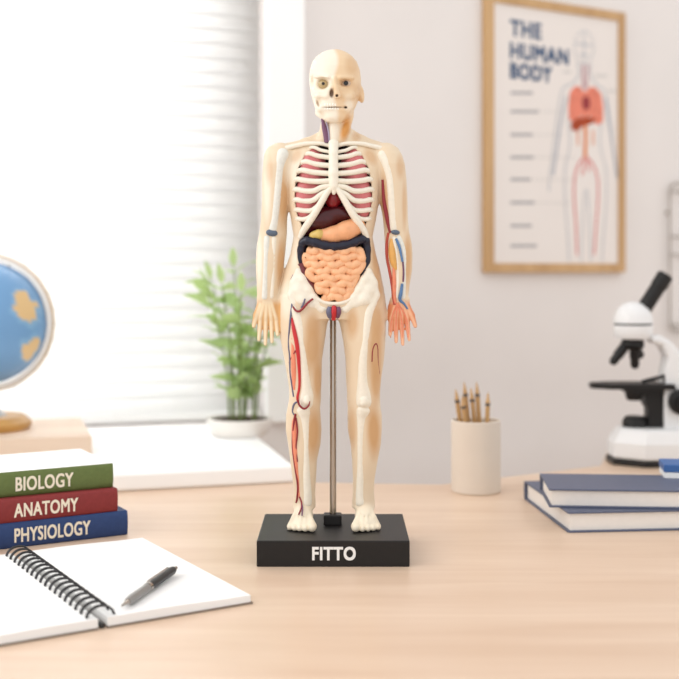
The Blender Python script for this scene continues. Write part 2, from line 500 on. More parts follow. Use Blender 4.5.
for i in range(n_sl):
    z = z_lo + (z_hi - z_lo) * i / (n_sl - 1)
    if slat_me is None:
        bm = bmesh.new()
        n = 6; ring = []
        for j in range(n + 1):
            t = j / n - 0.5
            ring.append((t * 0.0168, -0.0012 * (1 - (2 * t) ** 2)))
        ca, sa = math.cos(math.radians(66)), math.sin(math.radians(66))
        ring = [(p * ca - q * sa, p * sa + q * ca) for p, q in ring]
        a = [bm.verts.new((bl0, y, zz)) for y, zz in ring]; c_ = [bm.verts.new((bl1, y, zz)) for y, zz in ring]
        for j in range(n): bm.faces.new((a[j], a[j + 1], c_[j + 1], c_[j]))
        o = obj('slat', bm, mb, blind, smooth=True); slat_me = o.data
        md = o.modifiers.new('thick', 'SOLIDIFY'); md.thickness = 0.0004
    else:
        o2 = o.copy(); COL.objects.link(o2); o2.parent = blind
        o2.location = (0, 0.024, z); continue
    o.location = (0, 0.024, z)
box('bottom_rail', (bl0, 0.016, 0.002), (bl1, 0.032, 0.009), M_WHITE, blind, bevel=0.001)

# ------------------------------------------------------------------ desk
desk = empty('desk', (0, 0.45, 0), 0, 'pale wooden desk with light grain carrying the anatomy model', 'desk')
def dpt(px, D): u = (px - CX) / F; return (u * D, D - 0.45)
back = [(-1.0, s0[1] + (s0[1] - s1[1]) / (s0[0] - s1[0]) * (-1.0 - s0[0]) - 0.45 + 0.004)]
back += [(s1[0], s1[1] - 0.45 + 0.004), dpt(440, 0.826), dpt(600, 0.905), dpt(613, 1.06), (0.62, 1.10 - 0.45 + 0.2), (0.62, -0.35), (-1.0, -0.35)]
prism('desk_top', back, ZD - 0.03, ZD, M_DESK, desk, bevel=0.0015)
for x, y in ((-0.93, -0.3), (0.55, -0.3), (-0.93, 0.03), (0.55, 0.5)):
    box('leg', (x - 0.025, y - 0.025, 0), (x + 0.025, y + 0.025, ZD - 0.03), M_DESK, desk, bevel=0.003)

# ------------------------------------------------------------------ anatomy model
MODEL = empty('anatomy_model', (-6 * PX, DM, ZD), 0, 'ivory standing human anatomy figure with open ribcage and coloured organs standing on a black base', 'anatomy model')
M_BODY = vcol('painted_body_plastic', 0.42, 0.4)
M_BONE = mat('ivory_bone_plastic', (236, 229, 213), 0.42, 0.4, var=0.03, scale=500)
M_BLUEBONE = mat('bluish_bone_plastic', (224, 224, 216), 0.4, 0.4, var=0.05, scale=500)
M_LUNG = mat('lung_pink', (196, 106, 108), 0.4, 0.5, var=0.1, scale=400)
M_HEART = mat('heart_red', (132, 18, 26), 0.3, 0.5, var=0.2, scale=400)
M_LIVER = mat('liver_maroon', (70, 12, 20), 0.26, 0.4, coat=0.1, var=0.1, scale=300)
M_STOMACH = mat('stomach_orange', (232, 168, 122), 0.4, 0.5, var=0.07, scale=300)
M_GALL = mat('gallbladder_yellow', (214, 184, 104), 0.4, 0.5, var=0.1, scale=400)
M_COLON = mat('colon_navy', (22, 25, 46), 0.28, 0.4, coat=0.05, var=0.15, scale=400)
M_CAECUM = mat('caecum_maroon', (108, 42, 46), 0.35, 0.5, var=0.15, scale=400)
M_GUT = mat('intestine_peach', (240, 184, 140), 0.36, 0.5, var=0.05, scale=300)
M_ARTERY = mat('artery_red', (196, 36, 44), 0.35, 0.5)
M_DKARTERY = mat('artery_dark_red', (140, 30, 40), 0.35, 0.5)
M_VEIN = mat('vein_greyblue', (104, 104, 128), 0.4, 0.5)
M_BLUEVEIN = mat('vein_blue', (84, 122, 168), 0.35, 0.5)
M_PURPLE = mat('vein_purple', (112, 70, 98), 0.4, 0.5)
M_MUSCLE = mat('muscle_salmon', (232, 142, 112), 0.45, 0.4, var=0.08, scale=500)
M_OCHRE = mat('muscle_ochre', (222, 168, 92), 0.45, 0.4, var=0.06, scale=300)
M_JOINT = mat('joint_slate', (84, 98, 116), 0.35, 0.5)
M_TOOTH = mat('tooth_white', (244, 240, 228), 0.3, 0.5)

base = box('base', (-0.0399, -0.0332, 0), (0.0399, 0.0332, BASE_H), M_BLACK, MODEL, bevel=0.0006, segs=3)
text('lettering', 'FITTO', 0.0066, M_LETTER, base, Matrix.Translation((0.0004, -0.0332, BASE_H / 2 + 0.0002)) @ Matrix.Rotation(math.pi / 2, 4, 'X'), depth=0.00025, bold=0.035, width=0.0222)
rodp = lambda x, y, d: Vector(loc(np.array([x, y, d])))
bm = bmesh.new(); add_tube(bm, [rodp(332.9, 526.8, -13), rodp(332.9, 309, -13)], 3.4 * PX, 20)
obj('support_rod', bm, M_CHROME, MODEL, smooth=True, angle=60)
c = rodp(332.6, 526.8, -13)
box('rod_collar', (c.x - 9 * PX, c.y - 8 * PX, BASE_H - 0.0002), (c.x + 9 * PX, c.y + 8 * PX, BASE_H + 10 * PX), M_BLACK, MODEL, bevel=0.0006)

f = Field((240, 44, -40), (428, 530, 38), 0.85)
# torso
f.loft([(141.5, 308, 360, 13, -4), (145, 290, 378, 17, -3), (152, 282, 386, 20, -2), (165, 284, 384, 23, -1), (180, 286, 381, 25, 0), (205, 288.5, 378.5, 26.5, 0),
        (220, 291, 376, 25.5, 0), (237, 293.5, 372.5, 24, 0), (255, 290, 376, 24, 0), (270, 285, 380, 24.5, 0), (290, 279.5, 384, 26, -1), (305, 277.5, 385, 27, -2), (319, 277.5, 386, 25, -3)], 2, 2.35)
# legs
f.loft([(296, 278.5, 333, 26, -2), (316, 277.5, 330, 27, -2), (325, 278.5, 327, 26, -1), (340, 280.5, 325, 25, 0), (360, 284.5, 322, 22.5, 0), (380, 288, 321.5, 19.5, 0), (392, 289.5, 321, 17.5, 1), (400, 289, 321, 17, 1), (408, 287.5, 320, 16.5, 0),
        (415, 286, 320.5, 17, -2), (430, 285.5, 321.5, 18, -4), (445, 288, 320.5, 17, -4), (460, 290, 317, 14.5, -3), (480, 292.5, 316, 11.5, -3), (492, 294, 315, 11, -3), (508, 293, 315.5, 11.5, -3)], 3)
f.loft([(296, 334, 384, 26, -2), (316, 337, 386, 27, -2), (325, 340, 386, 26, -1), (340, 343, 385.5, 25, 0), (360, 345.5, 384, 22.5, 0), (380, 346, 381, 19.5, 0), (392, 347, 380, 17.5, 1), (400, 347, 380, 17, 1), (408, 347.7, 380.5, 16.5, 0),
        (415, 347.5, 382, 17, -2), (430, 347.7, 382, 18, -4), (445, 350.6, 381, 17, -4), (460, 352, 378, 14.5, -3), (480, 353, 374.6, 11.5, -3), (492, 353, 374, 11, -3), (508, 352, 375, 11.5, -3)], 3)
# arms
f.loft([(143.5, 275, 286, 9, -3), (148, 267, 296, 15, -2), (155, 264, 297, 17, -1), (165, 263, 294, 17.5, 0), (180, 262, 290.5, 16, 0), (200, 262, 288.5, 15, 0), (220, 261, 287, 14, 0), (232, 259.5, 287, 12.5, 0), (245, 257, 286, 13, 0),
        (255, 256.3, 285, 13, 1), (270, 256, 283, 12, 2), (285, 257, 279, 10, 3), (297, 257.5, 277.5, 8, 4), (303, 258, 277.5, 7, 4)], 3)
f.loft([(143.5, 379, 391, 9, -3), (148, 371, 398, 15, -2), (155, 372, 402, 17, -1), (165, 375, 405, 17.5, 0), (180, 378, 406.5, 16, 0), (200, 380, 407.5, 15, 0), (220, 383, 408, 14, 0), (232, 384, 409, 12.5, 0), (245, 385, 412, 13, 0),
        (255, 385.5, 412.5, 13, 1), (270, 388, 412, 12, 2), (285, 390.6, 409.5, 10, 3), (297, 391.5, 408, 8, 4), (303, 391.5, 408, 7, 4)], 3)
# neck with trachea and neck muscle
f.loft([(108, 322, 349, 15, -6), (122, 321, 350, 16, -3), (130, 319.5, 351.5, 16.5, -3), (136, 318, 355, 17, -4), (141, 314, 364, 17, -5), (146, 304, 380, 17, -5)], 3)
f.chain([(318, 136, -8, 4), (306, 142, -7, 4), (290, 147, -6, 5)], 4); f.chain([(352, 134, -8, 5), (362, 140, -7, 4.5), (378, 146, -6, 5)], 4)
f.chain([(349, 118, 4, 4.5), (346, 130, 9, 4.2), (341, 142, 12, 3.5)], 2.5)
f.cap((334, 120, 9), (333.5, 145, 12), 5.5, 5.5, 2)
# hands: palm, metacarpal ridges, fingers
for tip_t, kn, tips, wrist in (
        ([(261, 304, 6, 3.4), (256.5, 315, 7, 2.9), (254.3, 326, 8, 2.1)], [260.8, 266.3, 271.6, 276.4], [(259.6, 341.5), (266, 346), (272.6, 343.5), (278.4, 336.5)], 267.5),
        ([(405.5, 304, 6, 3.4), (411.5, 315, 7, 2.9), (414.8, 326, 8, 2.1)], [406.6, 401.0, 395.6, 390.8], [(408.6, 341.5), (402.2, 346), (395.6, 343.5), (389.6, 336.5)], 400)):
    m = sum(kn) / 4
    f.loft([(298, wrist - 9.5, wrist + 9.5, 6.5, 4), (306, m - 10.5, m + 10.5, 6, 5), (316, m - 10.5, m + 10.5, 4.5, 5), (321, m - 9.5, m + 9.5, 3.2, 5)], 2.5, 2.6)
    f.chain(tip_t, 1.2)
    for k, (tx, ty) in zip(kn, tips):
        f.cap((wrist + (k - wrist) * 0.45, 302, 9.5), (k, 318, 8.5), 1.3, 1.7, 1.2)
        f.chain([(k, 317, 6, 2.6), (k * 0.55 + tx * 0.45, 329, 7.5, 2.35), (tx, ty - 2, 11, 1.8)], 0.8)
    for a, b in zip(tips, tips[1:]):
        xa = (a[0] + b[0]) / 2
        i = tips.index(a); f.cap(((kn[i] + kn[i + 1]) / 2, 323, 8), (xa, 345, 10), 0.35, 0.55, 0.5, True)
# feet
for sgn, cx, ank in ((1, 304.5, 304), (-1, 363.5, 363.5)):
    f.ell((cx, 518, -12), (8.5, 9.5, 10), k=3)
    f.chain([(ank, 505, -4, 9.5), (cx - 1.5 * sgn, 514, 6, 8.5), (cx - 2.5 * sgn, 520.5, 15, 6)], 3)
    f.cap((cx - 8 * sgn, 521, 10), (cx + 4 * sgn, 521, 15), 5, 5.5, 4)
    xs = [cx - 14 * sgn, cx - 9.2 * sgn, cx - 4.0 * sgn, cx + 1.6 * sgn, cx + 8.2 * sgn]
    rs = [3.0, 3.2, 3.3, 3.5, 4.5]; dd = [18, 21, 23, 24.5, 25]
    for x, r, d in zip(xs, rs, dd):
        f.chain([(ank + (x - ank) * 0.3, 505, 3, 2.0), (ank + (x - ank) * 0.72, 514.5, 12, 2.4), (x, 526.5 - r, d - 5, r), (x, 526.7 - r * 0.95, d, r * 0.92)], 0.8)
    for i in range(4):
        xm = (xs[i] + rs[i] * .9 + xs[i + 1] - rs[i + 1] * .9) / 2 if sgn > 0 else (xs[i] - rs[i] * .9 + xs[i + 1] + rs[i + 1] * .9) / 2
        xk = ank + (xm - ank) * 0.72; f.chain([(ank + (xm - ank) * 0.5, 509.5, 9.5, 0.5), (xk, 513.5, 14.5, 0.8), (xm, 519.5, (dd[i] + dd[i + 1]) / 2 - 1, 0.9), (xm, 526, (dd[i] + dd[i + 1]) / 2 + 3.5, 1.1)], 0.6, True)
    f.op(lambda X, Y, D: 526.7 - Y + 0 * X + 0 * D, (cx - 24, 522, -30), (cx + 24, 530, 34), 0.3, True)
# head
HR = [(49.8, 331, 339, 5, -2), (51, 326, 343, 11, -3), (53.5, 320.5, 348.5, 17, -4), (57, 316, 353, 22, -4.5), (62, 312.2, 357, 26.5, -5), (70, 309.7, 360, 30, -5), (78, 309, 361, 31, -5), (86, 309.6, 361, 31, -5), (94, 311, 360, 29, -3.5),
      (101, 312.8, 358, 26, -1), (108, 315, 355.5, 22, 3), (113, 317, 352.8, 18, 6.5), (118, 319.5, 350.4, 14.5, 9), (121.5, 323, 347, 11.5, 11), (124, 328, 342, 7, 13)]
f.loft(HR, 2.5, 2.15)
f.cap((316, 81, 21.5), (328, 82, 26.5), 1.9, 1.7, 2.5); f.cap((340, 82.5, 26.4), (353, 81.5, 20), 1.9, 1.9, 2.5)
f.cap((334.5, 83, 27), (335.4, 93, 29), 2.0, 2.0, 2.5)
f.cap((335.8, 92, 28), (337.6, 100.5, 29.5), 2.6, 3.2, 2.5)                 # the half with a nose
f.chain([(314.5, 97, 14, 1.8), (319, 99, 20, 2.4), (327, 100, 23.5, 2.2)], 2.5)
f.chain([(356, 96, 10, 2.2), (351, 99, 19, 2.8), (344, 101, 23, 2.6)], 3)
f.cap((321.5, 111, 18.5), (347, 111, 18.5), 4.4, 4.4, 3.5)                   # jaws
f.ell((334, 120, 19), (8, 4.5, 5), k=3)
f.cap((318.5, 114, 4), (329, 121, 17), 3.4, 3.4, 3); f.cap((350, 114, 4), (340, 121, 17), 3.4, 3.4, 3)
f.ell((322.4, 87.6, 26), (6.8, 5.8, 9), 0.1, 2.6, True)                    # orbits
f.ell((345.8, 87, 26), (6.8, 3.6, 8), -0.08, 1.4, True)
f.ell((331.6, 97, 31), (2.5, 5.6, 9), 0.22, 0.8, True); f.ell((337.0, 100.6, 33), (1.4, 1.4, 6), 0, 0.6, True)
f.ell((318.2, 106.5, 19), (2.8, 5.5, 6), 0.35, 1.8, True); f.cap((316.6, 103, 19), (320.4, 110.5, 22.5), 1.3, 1.0, 1.0, True)
f.ell((312.5, 84, 12), (2.0, 6, 8), 0, 2, True)
f.cap((321.5, 111, 28), (344.5, 111, 27), 0.5, 0.5, 0.8, True); f.cap((321.5, 111, 24), (344.5, 111, 23), 0.7, 0.7, 0.8, True)
f.ell((345.5, 110.8, 21), (1.5, 1.1, 5), 0, 0.7, True)
f.ell((361, 94, -3), (3.4, 9, 5), -0.12, 1.5); f.ell((362.6, 93, 2), (1.3, 4.5, 3), -0.12, 1, True)
# body cavity
CY = [146, 150, 158, 170, 182, 200, 215, 226, 240, 255, 265, 280, 293, 300, 304]
CL = [326, 313, 305, 299, 296.5, 295.5, 298, 302.5, 301.5, 298.5, 300, 306, 314, 322, 330]
CRt = [341, 354, 362, 368, 370.5, 371.5, 369, 364.5, 365.5, 368.5, 366.5, 361, 352.5, 346, 337]
def cavity(X, Y, D):
    l = np.interp(Y, CY, CL).astype(np.float32); r = np.interp(Y, CY, CRt).astype(np.float32)
    v = np.maximum(np.maximum(l - X, X - r), np.maximum(147 - Y, Y - 303))
    return np.maximum(v * 0.9, -6 - D)
pre = f.front()
f.op(cavity, (292, 146, -6), (376, 304, 40), 0.8, True)
f.blur(1)
# groin notch and hip hollows
FRONT = f.front()
def fs(x, y):
    i = int(round((x - f.lo[0]) / f.h)); j = int(round((y - f.lo[1]) / f.h))
    v = FRONT[max(0, min(i, FRONT.shape[0] - 1)), max(0, min(j, FRONT.shape[1] - 1))]
    return 0.0 if np.isnan(v) else float(v)
V, Q = f.net()
IVORY = np.array(lin((238, 228, 210))); TAN = np.array(lin((204, 160, 112))); PALE = np.array(lin((226, 206, 178))); AMBER = np.array(lin((206, 142, 66))); SALM = np.array(lin((232, 150, 112))); SKIN = np.array(lin((226, 192, 148)))
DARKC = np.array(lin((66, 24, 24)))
tint = np.tile(PALE, (len(V), 1))
def blob(cx, cy, rx, ry, col, amt=1.0, rot=0.0, front=None, soft=0.6):
    ca, sa = math.cos(rot), math.sin(rot); x, y = V[:, 0] - cx, V[:, 1] - cy
    q = np.sqrt(((x * ca + y * sa) / rx) ** 2 + ((-x * sa + y * ca) / ry) ** 2)
    w = np.clip((1 - q) / soft, 0, 1) * amt; w = w * w * (3 - 2 * w) if amt == 1 else w
    if front is not None: w = w * (V[:, 2] > front)
    tint[:] = tint * (1 - w[:, None]) + np.array(col) * w[:, None]
# painted muscle bellies
for cx, cy, rx, ry, col, a, r in (
        (313, 345, 11, 34, TAN, .8, 0.02), (352, 345, 10, 36, PALE, .8, 0), (375, 350, 10, 46, TAN, .85, 0), (313.5, 432, 9, 32, TAN, .9, 0.03), (373.5, 430, 9, 34, TAN, .95, -.03), (352, 428, 6, 26, TAN, .6, 0),
        (284, 200, 7, 34, TAN, .85, .05), (268, 190, 5, 40, IVORY, .9, 0), (281, 262, 5, 28, TAN, .85, .06), (260, 262, 4, 34, IVORY, .9, 0), (399, 195, 8, 42, PALE, .9, 0), (384, 200, 6, 34, TAN, .8, -.05), (407, 262, 6, 34, TAN, .8, 0),
        (318, 380, 6, 26, TAN, .8, 0), (376, 382, 7, 26, TAN, .8, 0),
        (376, 262, 7, 34, TAN, .7, 0), (295, 250, 6, 24, IVORY, .6, 0), (296, 170, 11, 22, IVORY, .8, .3), (372, 175, 10, 26, PALE, .8, -.3), (288, 300, 10, 22, IVORY, .8, 0), (376, 320, 8, 24, TAN, .75, 0), (400, 168, 6, 16, TAN, .55, 0), (370, 158, 7, 12, TAN, .6, -.5), (297, 158, 6, 10, TAN, .5, .5), (270, 172, 5, 18, TAN, .4, 0), (378, 290, 6, 16, TAN, .6, -.1), (352, 322, 8, 20, TAN, .7, 0), (313, 325, 9, 18, TAN, .6, 0), (408, 250, 4, 24, TAN, .5, 0), (297, 425, 6, 26, PALE, .6, 0), (404, 205, 3.5, 34, TAN, .6, 0)):
    blob(cx, cy, rx, ry, col, a, r)
# head: bone half and skin half
hd = V[:, 1] < 124.5
hw = np.clip((V[:, 0] - 333 - 3 * np.sin(V[:, 1] * 0.12)) / 4, 0, 1)[:, None] * 0.8
tint[hd] = (IVORY * (1 - hw) + SKIN * hw)[hd]
blob(347, 88, 9, 6, TAN, .5, 0, 5); blob(352, 68, 9, 16, TAN, .45); blob(358, 94, 7, 12, TAN, .5); blob(349, 108, 6, 12, IVORY, .6)
blob(322.6, 87.6, 7.6, 6.6, lin((186, 164, 122)), .9, 0, 5)  # olive shading of the left eye socket, painted into the tint
for cx, cy, rx, ry in ((331.8, 97.2, 2.6, 5.6), (337, 100.6, 1.9, 1.8), (345.6, 110.8, 2.0, 1.5)):
    blob(cx, cy, rx, ry, lin((92, 62, 40)), .9, 0, 10, .4)
blob(333, 111, 13.5, 0.9, lin((96, 70, 52)), .9, 0, 10, .5); blob(317.8, 105.5, 1.6, 5.5, lin((150, 120, 88)), .8, -.35, 10)  # mouth line; the cheek streak paints the shade of the hollow
# neck
nk = lambda *a: blob(*a)
blob(345.5, 131, 6, 17, AMBER, .95, 0.25, 0); blob(334, 132, 6.5, 17, IVORY, 1.0, 0, 5); blob(356, 138, 6, 8, TAN, .6)
# hands and feet
def seg_d(p, q):
    x, y = V[:, 0] - p[0], V[:, 1] - p[1]; dx_, dy_ = q[0] - p[0], q[1] - p[1]
    t = np.clip((x * dx_ + y * dy_) / (dx_ * dx_ + dy_ * dy_), 0, 1); return np.hypot(x - t * dx_, y - t * dy_)
for lo_x, hi_x, kn, tips, wx, th_, cb, cr_ in ((250, 283, (260.8, 266.3, 271.6, 276.4), ((259.6, 341.5), (266, 346), (272.6, 343.5), (278.4, 336.5)), 267.5, ((261, 304), (254.3, 326)), (214, 166, 110), (238, 218, 184)),
                                           (386, 420, (406.6, 401.0, 395.6, 390.8), ((408.6, 341.5), (402.2, 346), (395.6, 343.5), (389.6, 336.5)), 400, ((405.5, 304), (414.8, 326)), (216, 134, 92), (238, 184, 148))):
    hm = (V[:, 0] > lo_x) & (V[:, 0] < hi_x) & (V[:, 1] > 299) & (V[:, 1] < 350) & ((V[:, 0] < 281) | (V[:, 0] > 387.5))
    dmin = seg_d(*th_)
    for k_, tp in zip(kn, tips): dmin = np.minimum(dmin, np.minimum(seg_d((wx + (k_ - wx) * 0.45, 302), (k_, 318)), seg_d((k_, 318), tp)))
    w = (np.clip(1.6 - dmin / 1.5, 0, 1) * (V[:, 2] > 4))[:, None]; up = np.clip((V[:, 1] - 299) / 6, 0, 1)[:, None] * hm[:, None]
    tint[:] = tint * (1 - up) + (np.array(lin(cb)) * (1 - w) + np.array(lin(cr_)) * w) * up
blob(302, 520, 20, 22, lin((240, 228, 204)), 1.0); blob(364, 520, 20, 22, lin((240, 228, 204)), 1.0)
# inside of the cavity is painted dark red
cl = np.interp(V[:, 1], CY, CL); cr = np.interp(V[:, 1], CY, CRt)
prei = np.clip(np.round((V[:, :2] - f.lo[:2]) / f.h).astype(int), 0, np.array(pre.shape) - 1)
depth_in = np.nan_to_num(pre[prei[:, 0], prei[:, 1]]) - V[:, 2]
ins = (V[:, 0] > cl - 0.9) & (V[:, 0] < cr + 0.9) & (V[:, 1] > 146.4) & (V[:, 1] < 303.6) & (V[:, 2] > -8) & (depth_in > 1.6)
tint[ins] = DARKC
body = mesh_np('body', loc(V), Q[:, ::-1], M_BODY, MODEL, tint)

# eyes and teeth
def eyeball(cx, cy, d, r, ir, iris, white):
    fe = Field((cx - r - 2, cy - r - 2, d - r - 2), (cx + r + 2, cy + r + 2, d + r + 2), 0.5); fe.ell((cx, cy, d), (r, r, r), k=0.1)
    def t(Vv):
        q = np.hypot(Vv[:, 0] - cx, Vv[:, 1] - cy); w = np.clip((ir - q) / 0.6, 0, 1)[:, None] * (Vv[:, 2:3] > d)
        return np.array(lin(white)) * (1 - w) + np.array(lin(iris)) * w
    o = field_part('eye', fe, M_EYE, MODEL, t)
    return o
M_EYE = vcol('painted_eye', 0.2, 0.5)
eyeball(323.6, 87.5, 17.2, 5.4, 1.9, (30, 24, 20), (186, 164, 122))['label'] = 'eyeball in the bare skull socket'
eyeball(345.8, 87, 17.4, 5.4, 2.8, (26, 22, 22), (196, 172, 150))['label'] = 'eyeball in the skin covered half'
for nm, yc, n in (('upper_teeth', 108.6, 9), ('lower_teeth', 112.7, 9)):
    fe = Field((316, yc - 4, 8), (350, yc + 4, 30), 0.5)
    for i in range(n):
        t = (i + 0.5) / n * 2 - 1; x = 333 + 11.2 * t; d = 13.4 + 10.2 * math.sqrt(max(0, 1 - (0.8 * t) ** 2))
        fe.ell((x, yc, d), (1.25, 2.2 if nm == 'upper_teeth' else 1.5, 2.0), k=0.3)
    field_part(nm, fe, M_TOOTH, MODEL, blur=0)

# ribcage front
def chest_d(x, y):
    a = np.interp(y, [141, 165, 205, 237], [44, 48, 45, 40]); b = np.interp(y, [141, 152, 180, 205, 237], [15, 19.5, 25, 26.5, 24])
    u = min(0.999, abs(x - 333.5) / a); return b * (1 - u ** 2.35) ** (1 / 2.35)
RIBS = [
    ([(331, 152.5), (321, 150.5), (313, 147.5), (303, 150)], 1.8),
    ([(331, 158), (318, 156.3), (309, 153.8), (301, 157)], 2.5),
    ([(331, 166), (316, 164.5), (305, 161.8), (296, 166)], 2.7),
    ([(331, 174), (314, 172.7), (301, 170.5), (292, 175)], 2.8),
    ([(331, 181), (318, 181.8), (305, 180.8), (297, 179.6), (290, 184)], 2.8),
    ([(331, 186), (322, 187.5), (314, 191), (305, 191.3), (296, 189.6), (290, 193)], 2.8),
    ([(331, 190), (322, 194), (313, 200.5), (304, 201.3), (296, 200), (290, 203)], 2.7),
    ([(321, 203), (313, 210), (305, 211), (297, 210), (291, 212)], 2.5),
    ([(315, 212), (309, 217.8), (303, 219.6), (298, 219), (292, 220)], 2.4)]
for side in (1, -1):
    for P, r in RIBS:
        pts = [(333.5 + (x + (3.0 if i == len(P) - 1 else 0) - 333.5) * side, y, chest_d(x, y) - 0.8 - (5 if i == len(P) - 1 else 0), r) for i, (x, y) in enumerate(P)]
        ptube('rib', pts, M_BONE, MODEL, 5, 8)
    P = [(331.5, 188, 2.6), (327, 193, 3.0), (321, 203, 3.4), (314.5, 214, 3.6), (308.5, 223, 3.6), (303.2, 231, 3.4), (300, 238, 2.6)]
    ptube('costal_cartilage', [(333.5 + (x - 333.5) * side, y, chest_d(x, y) + 0.4 + max(0, (y - 200) * 0.05), r) for x, y, r in P], M_BONE, MODEL, 5, 8)
    ptube('clavicle', [(333.5 + (x - 333.5) * side, y, d, r) for x, y, d, r in ((330, 146, 15, 2.2), (320, 143.8, 15.5, 2.1), (306, 144, 14, 2.2), (294, 146.5, 12.5, 2.4), (284, 149, 10, 2.6))], M_BONE, MODEL, 5, 8)
fe = Field((322, 140, 8), (346, 200, 34), 0.7)
for a, b in (((333.5, 146, 17, 5.2), (333.5, 156, 21.5, 4.4)), ((333.5, 156, 21.5, 4.4), (333.5, 176, 25, 5.0)), ((333.5, 176, 25, 5.0), (333.7, 188, 26, 4.4)), ((333.7, 188, 26, 3.6), (334, 195, 26, 2.1))):
    fe.cap(a[:3], b[:3], a[3], b[3], 1.5)
field_part('sternum', fe, M_BONE, MODEL)

# organs
fe = Field((286, 142, -8), (380, 236, 26), 1.0)
for s in (1, -1):
    for c, r in (((313, 172, 9), (14, 24, 12)), ((307, 200, 9), (12, 26, 13)), ((318, 196, 10), (9, 14, 12))):
        fe.ell((333.5 + (c[0] - 333.5) * s, c[1], c[2]), r, k=3)
    if s == 1:
        fl = fe; field_part('lung', fl, M_LUNG, MODEL)['label'] = 'pink lung on the bare skull side'
        fe = Field((286, 142, -8), (380, 236, 26), 1.0)
field_part('lung', fe, M_LUNG, MODEL)['label'] = 'pink lung on the skin covered side'
fe = Field((318, 180, 0), (350, 216, 30), 0.7)
fe.ell((334, 199, 14), (8.5, 11, 9), 0.25, 1.5); fe.cap((333, 188, 13), (332, 182, 12), 4, 3, 2)
hrt = field_part('heart', fe, M_HEART, MODEL)
fe = Field((288, 196, -6), (368, 248, 34), 0.8)
fe.ell((321, 220, 9), (20, 13.5, 14), -0.12, 3); fe.ell((309.5, 231, 5), (9, 10, 10.5), -0.4, 4); fe.ell((340, 214.5, 11), (15, 9, 11), 0.08, 4)
field_part('liver', fe, M_LIVER, MODEL)
fe = Field((300, 214, 0), (378, 256, 34), 0.8)
fe.chain([(322, 236.5, 18, 6.5), (334, 235.5, 20, 8), (346, 232, 20, 9.5), (356, 227, 16, 9)], 3)
field_part('stomach', fe, M_STOMACH, MODEL)
fe = Field((302, 224, 4), (332, 250, 34), 0.7)
fe.chain([(314, 236.5, 20, 4.4), (319, 235.5, 21, 4.8), (325, 235.5, 20.5, 4)], 2)
field_part('gallbladder', fe, M_GALL, MODEL)
bul = lambda i: 1 + 0.07 * np.cos(i * 2 * np.pi / 5)
colon = ptube('colon', [(303.5, 268, 14, 3.8), (301.2, 258, 15, 3.8), (301.8, 247, 17, 4.2), (305, 241.5, 20, 4.6), (314, 242.5, 23, 4.6), (325, 245.8, 24.5, 4.5), (336, 246.6, 24.5, 4.5), (348, 244.5, 23.5, 4.5), (359, 240.5, 20, 4.7), (365, 240, 17, 4.5), (367, 250, 15, 3.9), (366.4, 262, 15, 3.9), (363, 276, 15, 4.0), (356, 288, 16, 4), (348, 296, 16, 3.6)],
              M_COLON, MODEL, 6, 12, bulge=bul)
ptube('caecum', [(301.3, 264, 15, 4.2), (303.3, 273, 16, 5), (308, 283, 17, 5.4), (313.5, 291, 17, 4.6), (317, 296, 16, 3)], M_CAECUM, MODEL, 6, 12, bulge=bul)
# folded small intestine: one tube to and fro
rows = [(250.5, 306.5, 362), (257.5, 304.5, 364), (264.3, 304.5, 364), (271.2, 306.5, 361.5), (277.8, 311, 358), (284.6, 316, 353.5), (291.2, 317.5, 352.5), (297.6, 320, 349)]
P = []
for i, (y, a, b) in enumerate(rows):
    n = max(6, int((b - a) / 5)); xs = np.linspace(a + 2, b - 2, n)
    if i % 2: xs = xs[::-1]
    for j, x in enumerate(xs):
        w = 1.7 * math.sin(j * 2.1 + i * 1.7)
        u = abs(x - 334) / 38
        P.append((x, y + w, 22.5 - 9 * u * u + 1.0 * math.sin(j * 1.9 + i * 2.3), 4.2))
gut = ptube('small_intestine', P, M_GUT, MODEL, 5, 12, bulge=lambda i: 1 + 0.09 * np.cos(i * 2 * np.pi / 7.0))
fe = Field((304, 246, 0), (364, 304, 26), 1.0)
fe.ell((334, 265, 8), (28, 20, 11), k=3); fe.ell((335, 287, 9), (17, 14, 10), k=3)
field_part('mesentery', fe, mat('mesentery_brown', (206, 128, 82), 0.5), MODEL)
# pelvis
pub = [(308, 290, 21, 2.4), (315, 297.5, 23, 2.2), (324, 302.5, 24, 2.0), (334, 304, 24.5, 2.0), (344, 302.5, 24, 2.0), (352, 298.5, 23, 2.2), (359, 291, 21, 2.4)]
ptube('pubic_crest', pub, M_BONE, MODEL, 5, 8)
for side in (1, -1):
    mxx = lambda x: 333.7 + (x - 333.7) * side
    fe = Field((282, 264, 0), (386, 322, 38), 0.8)
    for p in ([(299.5, 271, 20, 2.6), (303, 280, 21.5, 4.6), (308.5, 290, 22, 5), (314, 298, 22.5, 4.4), (318, 302, 22, 4)], [(298.5, 271.5, 19, 2.8), (294.5, 283, 20, 4.0), (292.5, 295, 20, 4.2), (295, 303, 20, 4)],
              [(298, 280, 20.5, 5), (300, 290, 21.5, 7), (304, 299, 22.5, 6.5), (311, 303, 22, 5.5)], [(314, 303, 22, 4.5), (322, 308.5, 21, 4.2), (328, 307, 21, 3)]):
        fe.chain([(mxx(x), y, fs(mxx(x), y) * 0.5 + d * 0.5 - r * 0.45 if fs(mxx(x), y) > 8 else d - 3, r) for x, y, d, r in p], 2.5)
    field_part('hip_bone', fe, M_BONE, MODEL)['label'] = 'hip bone beside the maroon caecum' if side == 1 else 'hip bone below the descending colon'
